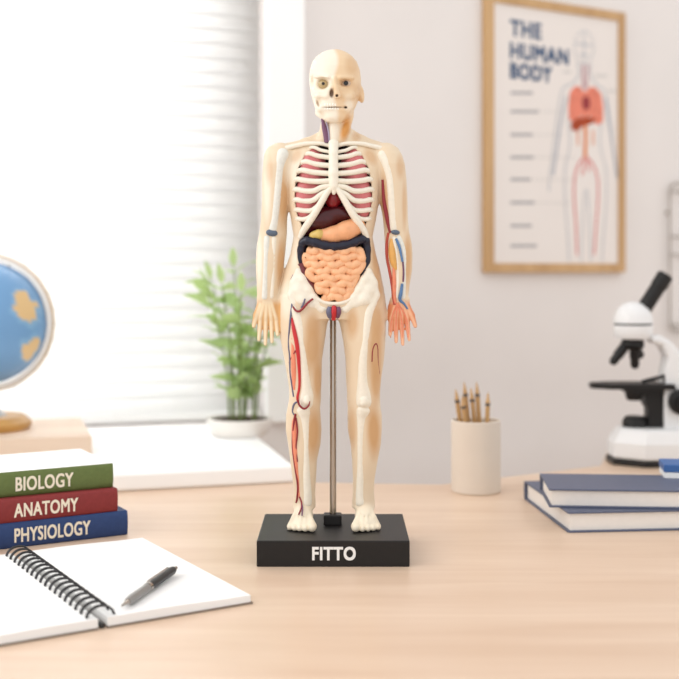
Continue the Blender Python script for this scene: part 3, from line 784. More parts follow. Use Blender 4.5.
def bone(name, pts, m=M_BONE, sink=0.55, label=None, k=0.4):
    """a bone bedded in the body's front surface: rows x, y, r"""
    A = np.array(pts, float); lo = (A[:, 0].min() - 9, A[:, 1].min() - 9, -12); hi = (A[:, 0].max() + 9, A[:, 1].max() + 9, 40)
    fe = Field(lo, hi, 0.8); S = spline(A, 4)
    ds = np.array([fs(x, y) for x, y, r in S])
    for _ in range(14): ds[1:-1] = (ds[:-2] + ds[1:-1] + ds[2:]) / 3
    fe.chain([(x, y, d - r * sink, r) for (x, y, r), d in zip(S, ds)], k)
    o = field_part(name, fe, m, MODEL)
    if label: o['label'] = label
    return o
bone('humerus', [(283, 156, 6.8), (281, 163, 5.6), (279.5, 175, 4.2), (277, 205, 4.0), (275, 222, 4.0), (273.5, 230, 4.6)], M_BLUEBONE, 0.6)
bone('humerus', [(382, 156.5, 5.2), (386, 165, 5.0), (389.5, 180, 4.2), (391.5, 205, 4.2), (393.5, 229, 4.6)], M_BONE, 0.6)
bone('radius_bone', [(268, 239, 3.6), (267.2, 255, 3.0), (266.4, 275, 3.0), (265.5, 297, 3.2)], M_BLUEBONE, 0.5)
bone('ulna_bone', [(274.5, 239, 3.4), (274.3, 258, 2.2), (273.2, 280, 2.2), (272, 297, 2.4)], M_BONE, 0.5)
bone('radius_bone', [(398, 238, 3.4), (402.6, 252, 2.8), (403.2, 272, 2.6), (402, 297, 3.0)], M_BLUEBONE, 0.5)
bone('ulna_bone', [(394, 239, 3.0), (397.2, 262, 2.4), (397.6, 280, 2.2), (396.8, 297, 2.4)], M_BONE, 0.5)
bone('femur', [(295, 309, 4.5), (299, 318, 5.4), (302, 340, 4.8), (304.5, 365, 4.6), (306.5, 384, 5.2), (307, 393, 7.0), (306, 401, 8.0)], M_BONE, 0.6)
bone('femur', [(371, 304, 4.5), (367, 314, 5.4), (365, 335, 5.0), (362.6, 362, 4.8), (362.3, 380, 5.4), (363, 391, 7.4), (363.5, 400, 8.2)], M_BONE, 0.6)
bone('patella', [(307.5, 396, 3.6), (307.5, 399.5, 4.0)], M_BONE, -0.25)
bone('patella', [(363.4, 398, 4.6), (363.4, 400.5, 4.8)], M_BONE, -0.25)
bone('tibia', [(304, 409, 7.5), (305, 416, 5.2), (306, 435, 4.0), (306.2, 465, 3.8), (307.5, 492, 4.2), (307, 502, 5)], M_BONE, 0.6)
bone('tibia', [(363, 409, 7.5), (361.5, 416, 5.2), (361, 435, 4.2), (360.8, 465, 3.8), (360, 492, 4.2), (360.5, 502, 5)], M_BONE, 0.6)
for x, y, r in ((272.5, 233.5, (6, 3.6)), (394.8, 233, (4.6, 2.6))):
    fe = Field((x - 9, y - 7, -4), (x + 9, y + 7, 26), 0.6); fe.ell((x, y, fs(x, y) + 0.6), (r[0], r[1], 2.6), 0.12, k=0.5)
    field_part('elbow_joint', fe, M_JOINT, MODEL)

def vessel(name, pts, m, lift=0.25, label=None, per=5, over=0.0):
    S = spline(pts, per); ds = np.array([fs(x, y) for x, y, r in S])
    for _ in range(2): ds[1:-1] = (ds[:-2] + ds[1:-1] + ds[2:]) / 3
    P = np.array([(x, y, d + r * lift + over, r) for (x, y, r), d in zip(S, ds)])
    k = 1 - P[:, 2:3] / F
    o = tube(name, loc(np.hstack([CX + (P[:, :1] - CX) * k, HY + (P[:, 1:2] - HY) * k, P[:, 2:3]])), list(P[:, 3] * PX), m, MODEL, 7)
    if label: o['label'] = label
    return o
# neck vessels
ptube('neck_vein', [(322.3, 119, 13, 1.4), (324, 127, 13.6, 2.4), (325.8, 135, 14.5, 2.8), (327, 143, 16, 2.6)], M_PURPLE, MODEL)
ptube('neck_artery', [(326.3, 122, 14, .6), (328.2, 132, 14.6, 1.0), (329, 143, 17.0, 1.0)], mat('neck_artery_lilac', (176, 166, 190), .4), MODEL)
# groin and bladder
ptube('groin_artery', [(334, 306, 25.5, 2.0), (334, 312, 25, 3), (333.6, 319.5, 20, 2.4)], M_ARTERY, MODEL)
ptube('groin_vein', [(329.8, 307, 24.5, 2.2), (329.2, 312.5, 24.2, 3.2), (330.6, 319, 19, 2.4)], M_VEIN, MODEL)
ptube('groin_vein', [(338, 307, 24.5, 2.0), (338.4, 312.5, 24.2, 2.8), (337, 319, 19, 2.2)], M_PURPLE, MODEL)
# leg vessels on the skull side
vessel('hip_artery', [(313, 299, 1.0), (308, 303, 1.1), (303.5, 308, 1.2), (299.5, 311.5, 1.2), (296, 311, 1.0), (293, 307, .9)], M_DKARTERY, 1.5, over=1.8)
vessel('hip_vein', [(305, 299, .9), (303, 305, .9), (301, 308, .8)], M_VEIN, 1.5, over=1.8)
vessel('hip_artery', [(293.5, 275, .8), (291.5, 281, 1.3), (292.8, 286, .7)], M_PURPLE, .9, over=.8)
vessel('thigh_muscle', [(292.5, 338, 1.5), (294.5, 355, 3.8), (295, 375, 3.6), (295, 390, 2)], M_MUSCLE, -0.5)
vessel('femoral_artery', [(292, 318, .9), (293.5, 328, 1.9), (296.5, 342, 2.2), (298.5, 358, 2.0), (299.5, 376, 1.5), (299.3, 388, 1.4), (297.6, 397, 1.4), (297.8, 402, 1.2)], M_ARTERY, .6)
vessel('knee_artery', [(297.8, 400, 1.2), (299.5, 405.5, 1.1), (304, 409, 1.0), (308.5, 406, .9), (309.5, 401.5, .8)], M_DKARTERY, .6, over=4.6)
vessel('femoral_vein', [(292, 304, .9), (291, 314, 1.1), (289.3, 330, .9), (288.6, 345, .9), (289.8, 357, 1.0), (290.2, 372, 1.0), (291.8, 385, .9), (293.5, 397, .8)], M_VEIN, 1.5)
vessel('femoral_branch', [(289.2, 363, .7), (292.5, 356, .8), (296.5, 350, .8)], M_DKARTERY, 1.6)
vessel('knee_vein', [(297.5, 402, .9), (294, 404.5, 1.0), (292.6, 411, .9), (294, 415, .8)], M_VEIN, 1.0)
vessel('shin_muscle', [(296, 414, 1.2), (295, 424, 3.4), (295.5, 445, 3.6), (297, 465, 2.8), (299, 488, 1.8), (299.5, 498, 1)], M_MUSCLE, -0.4)
vessel('shin_artery', [(295.5, 414, 1.2), (293.8, 425, 1.3), (292.8, 440, 1.3), (293.2, 452, 1.2), (295.6, 470, 1.2), (297.8, 486, 1.1), (297, 499, 1.0), (296, 503, .8)], M_DKARTERY, 1.1)
vessel('shin_branch', [(296, 418, .8), (297.4, 432, .8), (296, 448, .7), (297.5, 462, .7)], M_DKARTERY, 1.8)
vessel('foot_artery', [(299.5, 497, .9), (301.5, 503, .9), (301, 509, .8), (298.5, 515, .7)], M_DKARTERY, .5)
vessel('foot_vein', [(301.5, 503, .8), (302.5, 509, .8), (302, 516, .7)], M_PURPLE, .5)
vessel('thigh_vein', [(372, 362, .6), (372.6, 350, .7), (375.5, 344, .8), (377.5, 348, .7), (378, 362, .6), (379.5, 374, .5)], M_DKARTERY, 1.0)
# arm vessels on the skin side
vessel('arm_artery', [(382.5, 180, 1.2), (384, 200, 2.0), (386.5, 215, 2.2), (388.5, 226, 1.8), (390, 233, 1.2)], M_DKARTERY, 0.2)
vessel('forearm_artery', [(388.5, 233, 1.4), (386.9, 245, 1.8), (387.4, 258, 1.9), (389.6, 270, 1.8), (392, 284, 1.6), (393.5, 298, 1.6), (394.5, 305, 1.2)], mat('artery_brick', (186, 78, 62), .4), 0.1)
vessel('forearm_muscle', [(391.5, 239, 1.5), (392, 250, 3.6), (393.5, 262, 3.4), (396, 270, 1.5)], M_OCHRE, 0.0)
vessel('forearm_muscle', [(393.8, 264, 1.2), (394.2, 280, 2.0), (394.6, 296, 2.0), (395.5, 304, 1.2)], M_MUSCLE, 0.2)
vessel('forearm_vein', [(396, 239, 1.2), (399, 246, 1.4), (401.4, 256, 1.2), (402.4, 262, 1.2)], M_BLUEVEIN, 1.0)
vessel('forearm_vein', [(402.8, 262, 1.0), (403.6, 272, 1.0), (403.2, 282, .9)], M_PURPLE, 1.0)
vessel('forearm_vein', [(402.2, 284, 1.4), (401, 293, 1.8), (400, 300, 1.7), (404, 304, 1.2), (407.5, 309, .9)], M_BLUEVEIN, 0.9)
for tx, k in zip((408, 402.2, 396, 390.6), (405.4, 401.0, 396.4, 392.4)):
    vessel('hand_artery', [(397.5, 303, .9), (k, 316, .8), (tx, 330, .7), (tx, 338, .5)], M_MUSCLE, .5)

# ------------------------------------------------------------------ books
def book(name, loc_, rz, w, dep, th, cover, label, title=None, cap=0.008, tx=0.0, tw=None, board=None, group=None):
    """spine along x at y = 0 facing -y, x from -w to 0, depth to +y"""
    r = empty(name, loc_, rz, label, 'book', group)
    t = 0.0011
    pts = []
    for i in range(9):                                  # rounded spine outline in the y-z plane
        a = math.pi * (i / 8) - math.pi / 2
        pts.append((-0.0016 * math.cos(a), th / 2 + (th / 2) * math.sin(a)))
    bm = bmesh.new()
    inner = [(t + p[0], min(max(p[1], t), th - t)) for p in pts]
    for lo_, hi_ in ((0, 1),):
        A = [bm.verts.new((-w, p[0], p[1])) for p in pts]; B = [bm.verts.new((0, p[0], p[1])) for p in pts]
        A2 = [bm.verts.new((-w, p[0] + 0.0014, p[1])) for p in inner]; B2 = [bm.verts.new((0, p[0] + 0.0014, p[1])) for p in inner]
        for i in range(8):
            bm.faces.new((A[i], A[i + 1], B[i + 1], B[i])); bm.faces.new((A2[i], B2[i], B2[i + 1], A2[i + 1]))
            bm.faces.new((A[i], A2[i], A2[i + 1], A[i + 1])); bm.faces.new((B[i], B[i + 1], B2[i + 1], B2[i]))
        bm.faces.new((A[0], B[0], B2[0], A2[0])); bm.faces.new((A[8], A2[8], B2[8], B[8]))
    sp = obj('spine', bm, cover, r, smooth=True, angle=50)
    box('cover', (-w, 0.0002, 0), (0, dep, t), cover, r, bevel=0.0003).name = 'back_cover'
    box('front_cover', (-w, 0.0002, th - t), (0, dep, th), board or cover, r, bevel=0.0003)
    box('pages', (-w + 0.002, 0.0016, t), (-0.002, dep - 0.002, th - t), M_PAGES, r)
    if title:
        text('title', title, cap, M_CREAM, sp, Matrix.Translation((tx, -0.0016, th / 2)) @ Matrix.Rotation(math.pi / 2, 4, 'X'), depth=0.00012, bold=0.022, width=tw)
    return r
A_BOOK = math.radians(29.5)
c0 = on_desk(127, 534.5)
TH = 0.0138
book('book', (c0.x, c0.y, ZD), A_BOOK, 0.13, 0.064, 0.0142, M_BLUE, 'blue hardback lettered PHYSIOLOGY at the bottom of the stack', 'PHYSIOLOGY', 0.0076, -0.0440, 0.0428, group=None)
c1 = at(117, 511, F * (EYE - 0.0142) / (511 - HY))
book('book', (c1.x, c1.y, ZD + 0.0142), A_BOOK + math.radians(0.6), 0.125, 0.064, 0.0134, M_RED, 'dark red hardback lettered ANATOMY between two other books', 'ANATOMY', 0.0074, -0.0418, 0.0360)
c2 = at(112.5, 487, F * (EYE - 0.0276) / (487 - HY))
book('book', (c2.x, c2.y, ZD + 0.0276), A_BOOK, 0.12, 0.063, 0.0140, M_GREEN, 'green spined hardback with white cover lettered BIOLOGY on top of the stack', 'BIOLOGY', 0.0076, -0.0402, 0.0325, board=M_PAPER)
# two navy books at the right, fore edges to the front
n0 = on_desk(568, 533)
def navy(x, y, h, rz, w, dep, th, label):
    b = book('book', (0, 0, 0), 0, w, dep, th, M_NAVY, label)
    p = at(x, y, F * (EYE - h) / (y - HY))
    # after the half turn the corner (0, dep) of the book is its front left corner
    a = rz + math.pi
    b.rotation_euler = (0, 0, a)
    off = Matrix.Rotation(a, 3, 'Z') @ Vector((0, dep, 0))
    b.location = (p.x - off.x, p.y - off.y, ZD + h)
    return b
navy(568, 533, 0.0, math.radians(5.5), 0.15, 0.100, 0.0122, 'navy covered book with pale page edges, lower of the two beside the microscope')
navy(549, 507.5, 0.0122, math.radians(-4), 0.15, 0.052, 0.0112, 'navy covered book lying flat on another navy book before the microscope')
q = at(664, 478, F * (EYE - 0.0234) / (478 - HY))
lb = empty('notepad', (q.x, q.y, ZD + 0.0234), math.radians(-8), 'small bright blue covered notepad lying on the navy books at the right edge', 'notepad')
box('pages', (0.0004, 0.0004, 0), (0.048, 0.024, 0.0035), M_PAPER, lb)
box('cover', (0, 0, 0.0035), (0.0484, 0.0244, 0.0085), M_PALEBLUE, lb, bevel=0.0006)

# ------------------------------------------------------------------ spiral notebook
A_NB = math.radians(31.5)
nbp = on_desk(103, 629)
M_BOARD = mat('notebook_board', (132, 118, 106), 0.7, 0.3)  # board edge, its grey-brown also painting the shadow line under the notebook
NBL, NBW, NBT = 0.1335, 0.069, 0.0046
nb = empty('spiral_notebook', (nbp.x, nbp.y, ZD), A_NB, 'open white spiral notebook with dark wire binding lying before the books', 'notebook')
gap = 0.0022
for sgn, nm in ((1, 'right_pages'), (-1, 'left_pages')):
    bm = bmesh.new()
    n = 14; a = []; b_ = []
    for i in range(n + 1):
        t = i / n; x = sgn * (gap + t * NBW)
        z = NBT * (1 + 0.10 * math.sin(math.pi * min(1, t * 1.3)) - 0.12 * t)
        a.append((x, z))
    va = [[bm.verts.new((x, y, z)) for x, z in a] for y in (0, NBL)]
    vb = [[bm.verts.new((x, y, 0.0006)) for x, z in a] for y in (0, NBL)]
    for i in range(n):
        bm.faces.new((va[0][i], va[0][i + 1], va[1][i + 1], va[1][i])); bm.faces.new((vb[0][i], vb[1][i], vb[1][i + 1], vb[0][i + 1]))
        bm.faces.new((va[0][i], vb[0][i], vb[0][i + 1], va[0][i + 1])); bm.faces.new((va[1][i], va[1][i + 1], vb[1][i + 1], vb[1][i]))
    bm.faces.new((va[0][0], va[1][0], vb[1][0], vb[0][0])); bm.faces.new((va[0][n], vb[0][n], vb[1][n], va[1][n]))
    pg = obj(nm, bm, M_PAPER, nb, smooth=True, angle=40)
    box('back_board' if sgn > 0 else 'front_board', (min(sgn * gap, sgn * (gap + NBW + 0.0008)), -0.0006, 0), (max(sgn * gap, sgn * (gap + NBW + 0.0008)), NBL + 0.0006, 0.0009), M_BOARD, nb)
ring_me = None
NR = 18
for i in range(NR):
    y = 0.0035 + (NBL - 0.008) * i / (NR - 1)
    if ring_me is None:
        bm = bmesh.new()
        for dy in (-0.0007, 0.0007):
            pts = [(0.0062 * math.cos(t), dy, 0.0042 + 0.0050 * math.sin(t)) for t in np.linspace(math.radians(-38), math.radians(218), 22)]
            add_tube(bm, pts, 0.00046, 6)
        o = obj('wire_ring', bm, M_DARK, nb, smooth=True, angle=60); ring_me = o
    else:
        o = ring_me.copy(); COL.objects.link(o); o.parent = nb
    o.location = (0, y, 0)
bm = bmesh.new(); add_tube(bm, [(0, 0.0005, 0.0012), (0, NBL - 0.001, 0.0012)], 0.0011, 8)
obj('wire_spine', bm, M_DARK, nb, smooth=True, angle=60)

# pen
zt = NBT + 0.0030
p0 = at(122, 605, F * (EYE - zt) / (605 - HY)); p1 = at(176.5, 567, F * (EYE - zt) / (567 - HY))
pl = (p1 - p0).length
pen = empty('pen', (p0.x, p0.y, ZD + NBT + 0.0027), 0, 'dark ballpoint pen with silver grip lying on the right notebook page', 'pen')
mt = along((0, 0, 0), (p1.x - p0.x, p1.y - p0.y, 0.0))
R = 0.0021
lathe('tip', [(0, 0), (0.0005, 0.0002), (0.0006, 0.002), (0.0014, 0.0065), (0, 0.0065)], M_CHROME, pen, 20, mt)
lathe('grip', [(0, 0.0062), (0.0016, 0.0062), (R, 0.010), (R, pl * 0.44), (0, pl * 0.44)], M_GREYMETAL, pen, 24, mt)
lathe('ring', [(0, pl * 0.435), (R * 1.1, pl * 0.435), (R * 1.1, pl * 0.47), (0, pl * 0.47)], M_CHROME, pen, 24, mt)
lathe('barrel', [(0, pl * 0.465), (R, pl * 0.465), (R, pl * 0.9), (R * 0.85, pl * 0.93), (0, pl * 0.93)], M_DARK, pen, 24, mt)
lathe('button', [(0, pl * 0.925), (R * 0.45, pl * 0.925), (R * 0.45, pl * 0.99), (0, pl)], M_CHROME, pen, 16, mt)
bm = bmesh.new(); add_box(bm, (-0.0005, 0.0020, pl * 0.52), (0.0005, 0.0029, pl * 0.9), mt @ Matrix.Rotation(math.radians(-60), 4, 'Z')); add_box(bm, (-0.0005, 0.0005, pl * 0.885), (0.0005, 0.0029, pl * 0.9), mt @ Matrix.Rotation(math.radians(-60), 4, 'Z'))
obj('clip', bm, M_CHROME, pen)

# ------------------------------------------------------------------ globe on its wooden riser
def wl_y(x): return W0 + WS * x
rr = at(92, 455, 0.878)
ra = aw
riser = empty('wooden_riser', (rr.x, rr.y, SILL_Z), ra, 'pale wooden riser block under the globe on the window sill', 'riser')
box('block', (-0.26, 0, 0), (0, 0.115, 0.0150), M_RISER, riser, bevel=0.0015)
gc = at(-15, 323, 0.915); GR = 0.049; RR = 0.0555
gz = SILL_Z + 0.0150
globe = empty('globe', (gc.x, gc.y, gz), 0, 'blue desk globe with tan land in a pale ring beside the window', 'globe')
hz = gc.z - gz
lathe('stand_base', [(0, 0), (0.034, 0), (0.036, 0.003), (0.036, 0.006), (0.031, 0.0105), (0, 0.0112)], M_STANDWOOD, globe, 48)
lathe('stand_stem', [(0, 0.0108), (0.017, 0.0108), (0.009, 0.017), (0.005, 0.026), (0.0045, hz - RR - 0.0005), (0, hz - RR - 0.0005)], M_GREYMETAL, globe, 32)
bm = bmesh.new(); bmesh.ops.create_uvsphere(bm, u_segments=96, v_segments=64, radius=GR)
me_lay = bm.verts.layers.float_color.new('tint')
lands = []
LD = [((0.76, -0.52, 0.42), 0.15), ((0.76, -0.60, 0.22), 0.15), ((0.86, -0.46, 0.24), 0.2), ((0.88, -0.32, -0.36), 0.17), ((0.82, -0.34, -0.50), 0.15), ((0.3, -0.66, 0.80), 0.10), ((-0.6, -0.7, 0.3), 0.34), ((-0.5, -0.8, -0.2), 0.3), ((-0.1, 0.9, 0.3), 0.5), ((0.9, 0.3, 0.3), 0.3), ((0, 0, 1), 0.22), ((0, 0, -1), 0.3)]
sea = lin((108, 154, 198)); land = lin((218, 184, 130)); ice = lin((228, 232, 234)); shelf = lin((124, 168, 204))
from mathutils import noise
for v in bm.verts:
    d = v.co.normalized(); n_ = noise.noise(d * 4.2) * 0.14 + noise.noise(d * 11) * 0.06
    best = 1e9; kind = None
    for c_, r_ in LD:
        q_ = (d - Vector(c_).normalized()).length - r_ + n_
        if q_ < best: best = q_; kind = c_
    tgt = ice if kind[2] in (1, -1) else land
    if best < 0: col = tgt
    elif best < 0.06: col = shelf
    else: col = sea
    v[me_lay] = (*col, 1)
o = obj('globe_ball', bm, vcol('globe_print', 0.35, 0.5), globe, smooth=True); o.location = (0, 0, hz)
bm = bmesh.new()
prof = [(GR + 0.0030, -0.0018), (RR, -0.0018), (RR, 0.0018), (GR + 0.0030, 0.0018)]
nn = 96; rings = []
for i in range(nn):
    a = 2 * math.pi * i / nn
    rings.append([bm.verts.new((r * math.cos(a), y, r * math.sin(a))) for r, y in prof])
for i in range(nn):
    A, B = rings[i], rings[(i + 1) % nn]
    for k in range(4): bm.faces.new((A[k], A[(k + 1) % 4], B[(k + 1) % 4], B[k]))
o = obj('meridian_ring', bm, mat('ring_tan_metal', (196, 172, 140), 0.4, 0.5, 0.2), globe, smooth=True, angle=30); o.location = (0, 0, hz)
bm = bmesh.new()
rings = []
for i in range(nn):
    a = 2 * math.pi * i / nn
    rings.append([bm.verts.new((r * math.cos(a), y, r * math.sin(a))) for r, y in ((GR + 0.0012, -0.0023), (RR - 0.0014, -0.0023), (RR - 0.0014, 0.0023), (GR + 0.0012, 0.0023))])
for i in range(nn):
    A, B = rings[i], rings[(i + 1) % nn]
    for k in range(4): bm.faces.new((A[k], A[(k + 1) % 4], B[(k + 1) % 4], B[k]))
o = obj('ring_scale', bm, M_POT, globe, smooth=True, angle=30); o.location = (0, 0, hz)
for sg in (1, -1):
    tl_ = math.radians(23)
    a = Vector((math.sin(tl_) * sg, 0, math.cos(tl_) * sg))
    tube('axis_pin', [a * (GR - 0.001) + Vector((0, 0, hz)), a * (GR + 0.004) + Vector((0, 0, hz))], 0.0012, M_GREYMETAL, globe, 10)

# ------------------------------------------------------------------ potted plant on the sill
pc = at(240, 447, 0.985)
plant = empty('potted_plant', (pc.x, pc.y, SILL_Z), 0, 'leafy green plant in a low white pot on the sill behind the figure', 'plant')
lathe('pot', [(0, 0), (0.021, 0), (0.025, 0.003), (0.028, 0.012), (0.0285, 0.0150), (0.0265, 0.0150), (0.0257, 0.0118), (0, 0.0118)], M_POT, plant, 48)
lathe('soil', [(0, 0.0119), (0.0255, 0.0119), (0.024, 0.0132), (0, 0.0138)], M_SOIL, plant, 32)
rnd = random.Random(11)
bs = bmesh.new(); bl = bmesh.new()
def leaf(p, d, L, Wd, droop):
    d = d.normalized(); side = d.cross(Vector((0, 0, 1)))
    side = side.normalized() if side.length > 0.05 else Vector((1, 0, 0))
    roll = rnd.uniform(-0.9, 0.9); up = side.cross(d); side = side * math.cos(roll) + up * math.sin(roll); up = side.cross(d)
    prof_ = [(0, .08), (.15, .6), (.38, 1), (.62, .85), (.85, .42), (1, .03)]
    L_, M_, R_ = [], [], []
    for t, w in prof_:
        c_ = p + d * (L * t) + Vector((0, 0, -droop * L * t * t))
        L_.append(bl.verts.new(c_ + side * (Wd * w) + up * Wd * w * 0.25)); M_.append(bl.verts.new(c_)); R_.append(bl.verts.new(c_ - side * (Wd * w) + up * Wd * w * 0.25))
    for i in range(5):
        bl.faces.new((L_[i], L_[i + 1], M_[i + 1], M_[i])); bl.faces.new((M_[i], M_[i + 1], R_[i + 1], R_[i]))
for k in range(9):
    a = 2.4 * k; rad = 0.004 + 0.010 * (k % 3) / 2
    H = rnd.uniform(0.070, 0.155); lean = rnd.uniform(0.014, 0.052)
    P = [Vector((rad * math.cos(a), rad * math.sin(a), 0.0125))]
    for t in (0.35, 0.7, 1.0):
        P.append(Vector((math.cos(a) * (rad + lean * t * t), math.sin(a) * (rad + lean * 0.7 * t * t), 0.0125 + H * t)))
    S = [Vector(q_) for q_ in spline([list(p) for p in P], 6)]
    add_tube(bs, S, list(np.linspace(0.0011, 0.0005, len(S))), 6)
    for i in range(3, len(S), 2):
        T = (S[i] - S[i - 1]).normalized()
        for m_ in range(2):
            b2 = rnd.uniform(0, 6.28); dv = Vector((math.cos(b2), 0.8 * math.sin(b2), rnd.uniform(0.0, 0.7)))
            leaf(S[i], dv + T * 0.3, rnd.uniform(0.018, 0.032), rnd.uniform(0.0036, 0.0064), rnd.uniform(0.1, 0.5))
    leaf(S[-1], (S[-1] - S[-2]), 0.02, 0.004, 0.1)
obj('stem', bs, M_STEM, plant, smooth=True)
ml = M_LEAF; nt = ml.node_tree; pb = nt.nodes['Principled BSDF']; tl = nt.nodes.new('ShaderNodeBsdfTranslucent'); tl.inputs['Color'].default_value = (*lin((200, 222, 150)), 1)
mx = nt.nodes.new('ShaderNodeMixShader'); mx.inputs[0].default_value = 0.45
nt.links.new(pb.outputs[0], mx.inputs[1]); nt.links.new(tl.outputs[0], mx.inputs[2]); nt.links.new(mx.outputs[0], nt.nodes['Material Output'].inputs['Surface'])
obj('foliage', bl, ml, plant, smooth=True)

# ------------------------------------------------------------------ pencil cup
cc = at(476.5, 492, F * EYE / (492 - HY)); cr_ = 0.0172
cup = empty('pencil_cup', (cc.x, cc.y + cr_ * 0.2, ZD), 0, 'beige cylindrical cup holding wooden pencils against the wall', 'pencil cup')
CH = 0.0500
lathe('cup_body', [(0, 0), (cr_ - 0.0008, 0), (cr_, 0.0008), (cr_, CH - 0.0006), (cr_ - 0.0006, CH), (cr_ - 0.0014, CH - 0.0006), (cr_ - 0.0014, 0.002), (0, 0.002)], M_CUP, cup, 64)
for i, (bx_, by_, tx_, ty_, L, lab) in enumerate((
        (-0.004, 0.004, -0.0142, 0.002, 0.0700, 'wooden pencil leaning furthest left in the beige cup'), (-0.002, -0.006, -0.0105, -0.006, 0.0660, 'short wooden pencil in front of the others in the beige cup'),
        (0.0, 0.006, -0.0075, 0.008, 0.0740, 'wooden pencil at the back left of the beige cup'), (0.004, 0.0, -0.0035, 0.001, 0.0705, 'upright wooden pencil in the middle of the beige cup'),
        (0.006, 0.006, 0.0015, 0.009, 0.0735, 'tallest wooden pencil standing right of the middle of the beige cup'), (0.006, -0.004, 0.0080, -0.004, 0.0675, 'wooden pencil leaning right in the beige cup'))):
    pr = empty('pencil', (cup.location.x + bx_, cup.location.y + by_, ZD + 0.0024), 0, lab, 'pencil', 'pencils in the beige cup')
    m_ = along((0, 0, 0), (tx_ - bx_, ty_ - by_, L)); r_ = 0.0017
    lathe('shaft', [(0, 0), (r_, 0), (r_, L * 0.86), (0, L * 0.86)], M_PENCIL, pr, 6, m_)
    lathe('band', [(0, L * 0.855), (r_ * 1.06, L * 0.855), (r_ * 1.06, L * 0.885), (0, L * 0.885)], M_LEAD, pr, 12, m_)
    lathe('sharpened_end', [(0, L * 0.884), (r_, L * 0.884), (r_ * 0.25, L * 0.985), (0, L)], M_OAK, pr, 12, m_)

# ------------------------------------------------------------------ framed poster
def pp(x, y):
    u = (x - CX) / F; D = P0 / (1 - PS * u)
    return ((u * D - XC) / math.cos(ap), ZD + EYE - (y - HY) / F * D)
l0, zt_ = pp(482, -8); _, zb_ = pp(482.5, 274); l1, _ = pp(620.5, 16)
zt_ = (zt_ + pp(626.5, 16)[1]) / 2; zb_ = (zb_ + pp(627, 271)[1]) / 2
pw, ph = l1 - l0, zt_ - zb_
ca, sa = math.cos(ap), math.sin(ap)
pm = l0 + pw / 2
poster = empty('framed_poster', (XC + pm * ca, YC + pm * sa, zb_), ap, 'oak framed anatomy chart titled THE HUMAN BODY hanging on the right wall', 'framed poster')
def pq(x, y):
    a, z = pp(x, y); return (a - pm - 0.0042, z - zb_)
fw = 0.0098
bm = bmesh.new()
for lo_, hi_ in (((-pw / 2, -0.008, 0), (-pw / 2 + fw, -0.0005, ph)), ((pw / 2 - fw, -0.008, 0), (pw / 2, -0.0005, ph)), ((-pw / 2 + fw, -0.008, 0), (pw / 2 - fw, -0.0005, fw)), ((-pw / 2 + fw, -0.008, ph - fw), (pw / 2 - fw, -0.0005, ph))):
    add_box(bm, lo_, hi_)
obj('frame', bm, M_OAK, poster)
box('sheet', (-pw / 2 + fw, -0.006, fw), (pw / 2 - fw, -0.001, ph - fw), M_SHEET, poster)
SH = -0.006
def ink(name, m, build, t=0.0003, parent=None):
    bm = bmesh.new(); build(bm); return obj(name, bm, m, parent or poster)
def blob_poly(bm, pts, t):
    """pts in picture pixels; a printed area of ink on the sheet"""
    q_ = [pq(*p) for p in pts]
    a = [bm.verts.new((x, SH - t, z)) for x, z in q_]; b_ = [bm.verts.new((x, SH + 0.0002, z)) for x, z in q_]
    bm.faces.new(a)
    for i in range(len(a)): bm.faces.new((a[i], a[(i + 1) % len(a)], b_[(i + 1) % len(a)], b_[i]))
def stroke(bm, pts, wpx, t):
    S = spline([list(pq(*p)) for p in pts], 6); w = wpx * 0.0011 / 2
    L_, R_ = [], []
    for i, p in enumerate(S):
        d = S[min(i + 1, len(S) - 1)] - S[max(i - 1, 0)]; d = d / (np.hypot(*d) + 1e-9); n_ = np.array([-d[1], d[0]])
        L_.append(bm.verts.new((p[0] + n_[0] * w, SH - t, p[1] + n_[1] * w))); R_.append(bm.verts.new((p[0] - n_[0] * w, SH - t, p[1] - n_[1] * w)))
    for i in range(len(S) - 1): bm.faces.new((L_[i], L_[i + 1], R_[i + 1], R_[i]))
def oval(cx, cy, rx, ry, n=28, a0=0.0): return [(cx + rx * math.cos(2 * math.pi * i / n + a0), cy + ry * math.sin(2 * math.pi * i / n + a0)) for i in range(n)]
for word, y, cap, x1 in (('THE', 29, 15.0, 540), ('HUMAN', 51.5, 15.0, 567), ('BODY', 71.5, 15.0, 550.5)):
    a = pq(510, y); b_ = pq(x1, y)
    text('title', word, cap * 0.00106, M_INK, poster, Matrix.Translation((a[0], SH, a[1])) @ Matrix.Rotation(math.pi / 2, 4, 'X'), 0.0003, 0.045, b_[0] - a[0], 'LEFT')
bm = bmesh.new()
for y, x1, x2 in ((94, 532, 0), (112.5, 538, 566), (135.5, 532, 560), (158, 533, 566), (180, 530, 560), (203, 534, 560), (226, 531, 560), (246, 536, 0)):
    bm.free(); bm = bmesh.new(); blob_poly(bm, [(510, y - 1.5), (x1, y - 1.5), (x1, y + 1.5), (510, y + 1.5)], 0.0002)
    obj('caption_line', bm, M_GREYINK, poster); bm = bmesh.new()
for y, x1, x2 in ((112.5, 540, 568), (135.5, 534, 562), (158, 535, 575), (180, 532, 576), (203, 536, 570)):
    bm = bmesh.new(); stroke(bm, [(x1, y), (x2, y + 0.6)], 0.7, 0.0002); obj('leader_line', bm, M_PALEINK, poster)
for x, y, w in ((562, 73, 8), (594, 77, 12), (607, 92, 8), (618, 143, 6)):
    bm = bmesh.new(); blob_poly(bm, [(x, y - 1.2), (x + w, y - 1.2), (x + w, y + 1.2), (x, y + 1.2)], 0.0002); obj('caption_line', bm, M_PALEINK, poster)
bm = bmesh.new()
ov = oval(583, 49, 9.5, 16.5); stroke(bm, ov + ov[:2], 1.0, 0.0002)
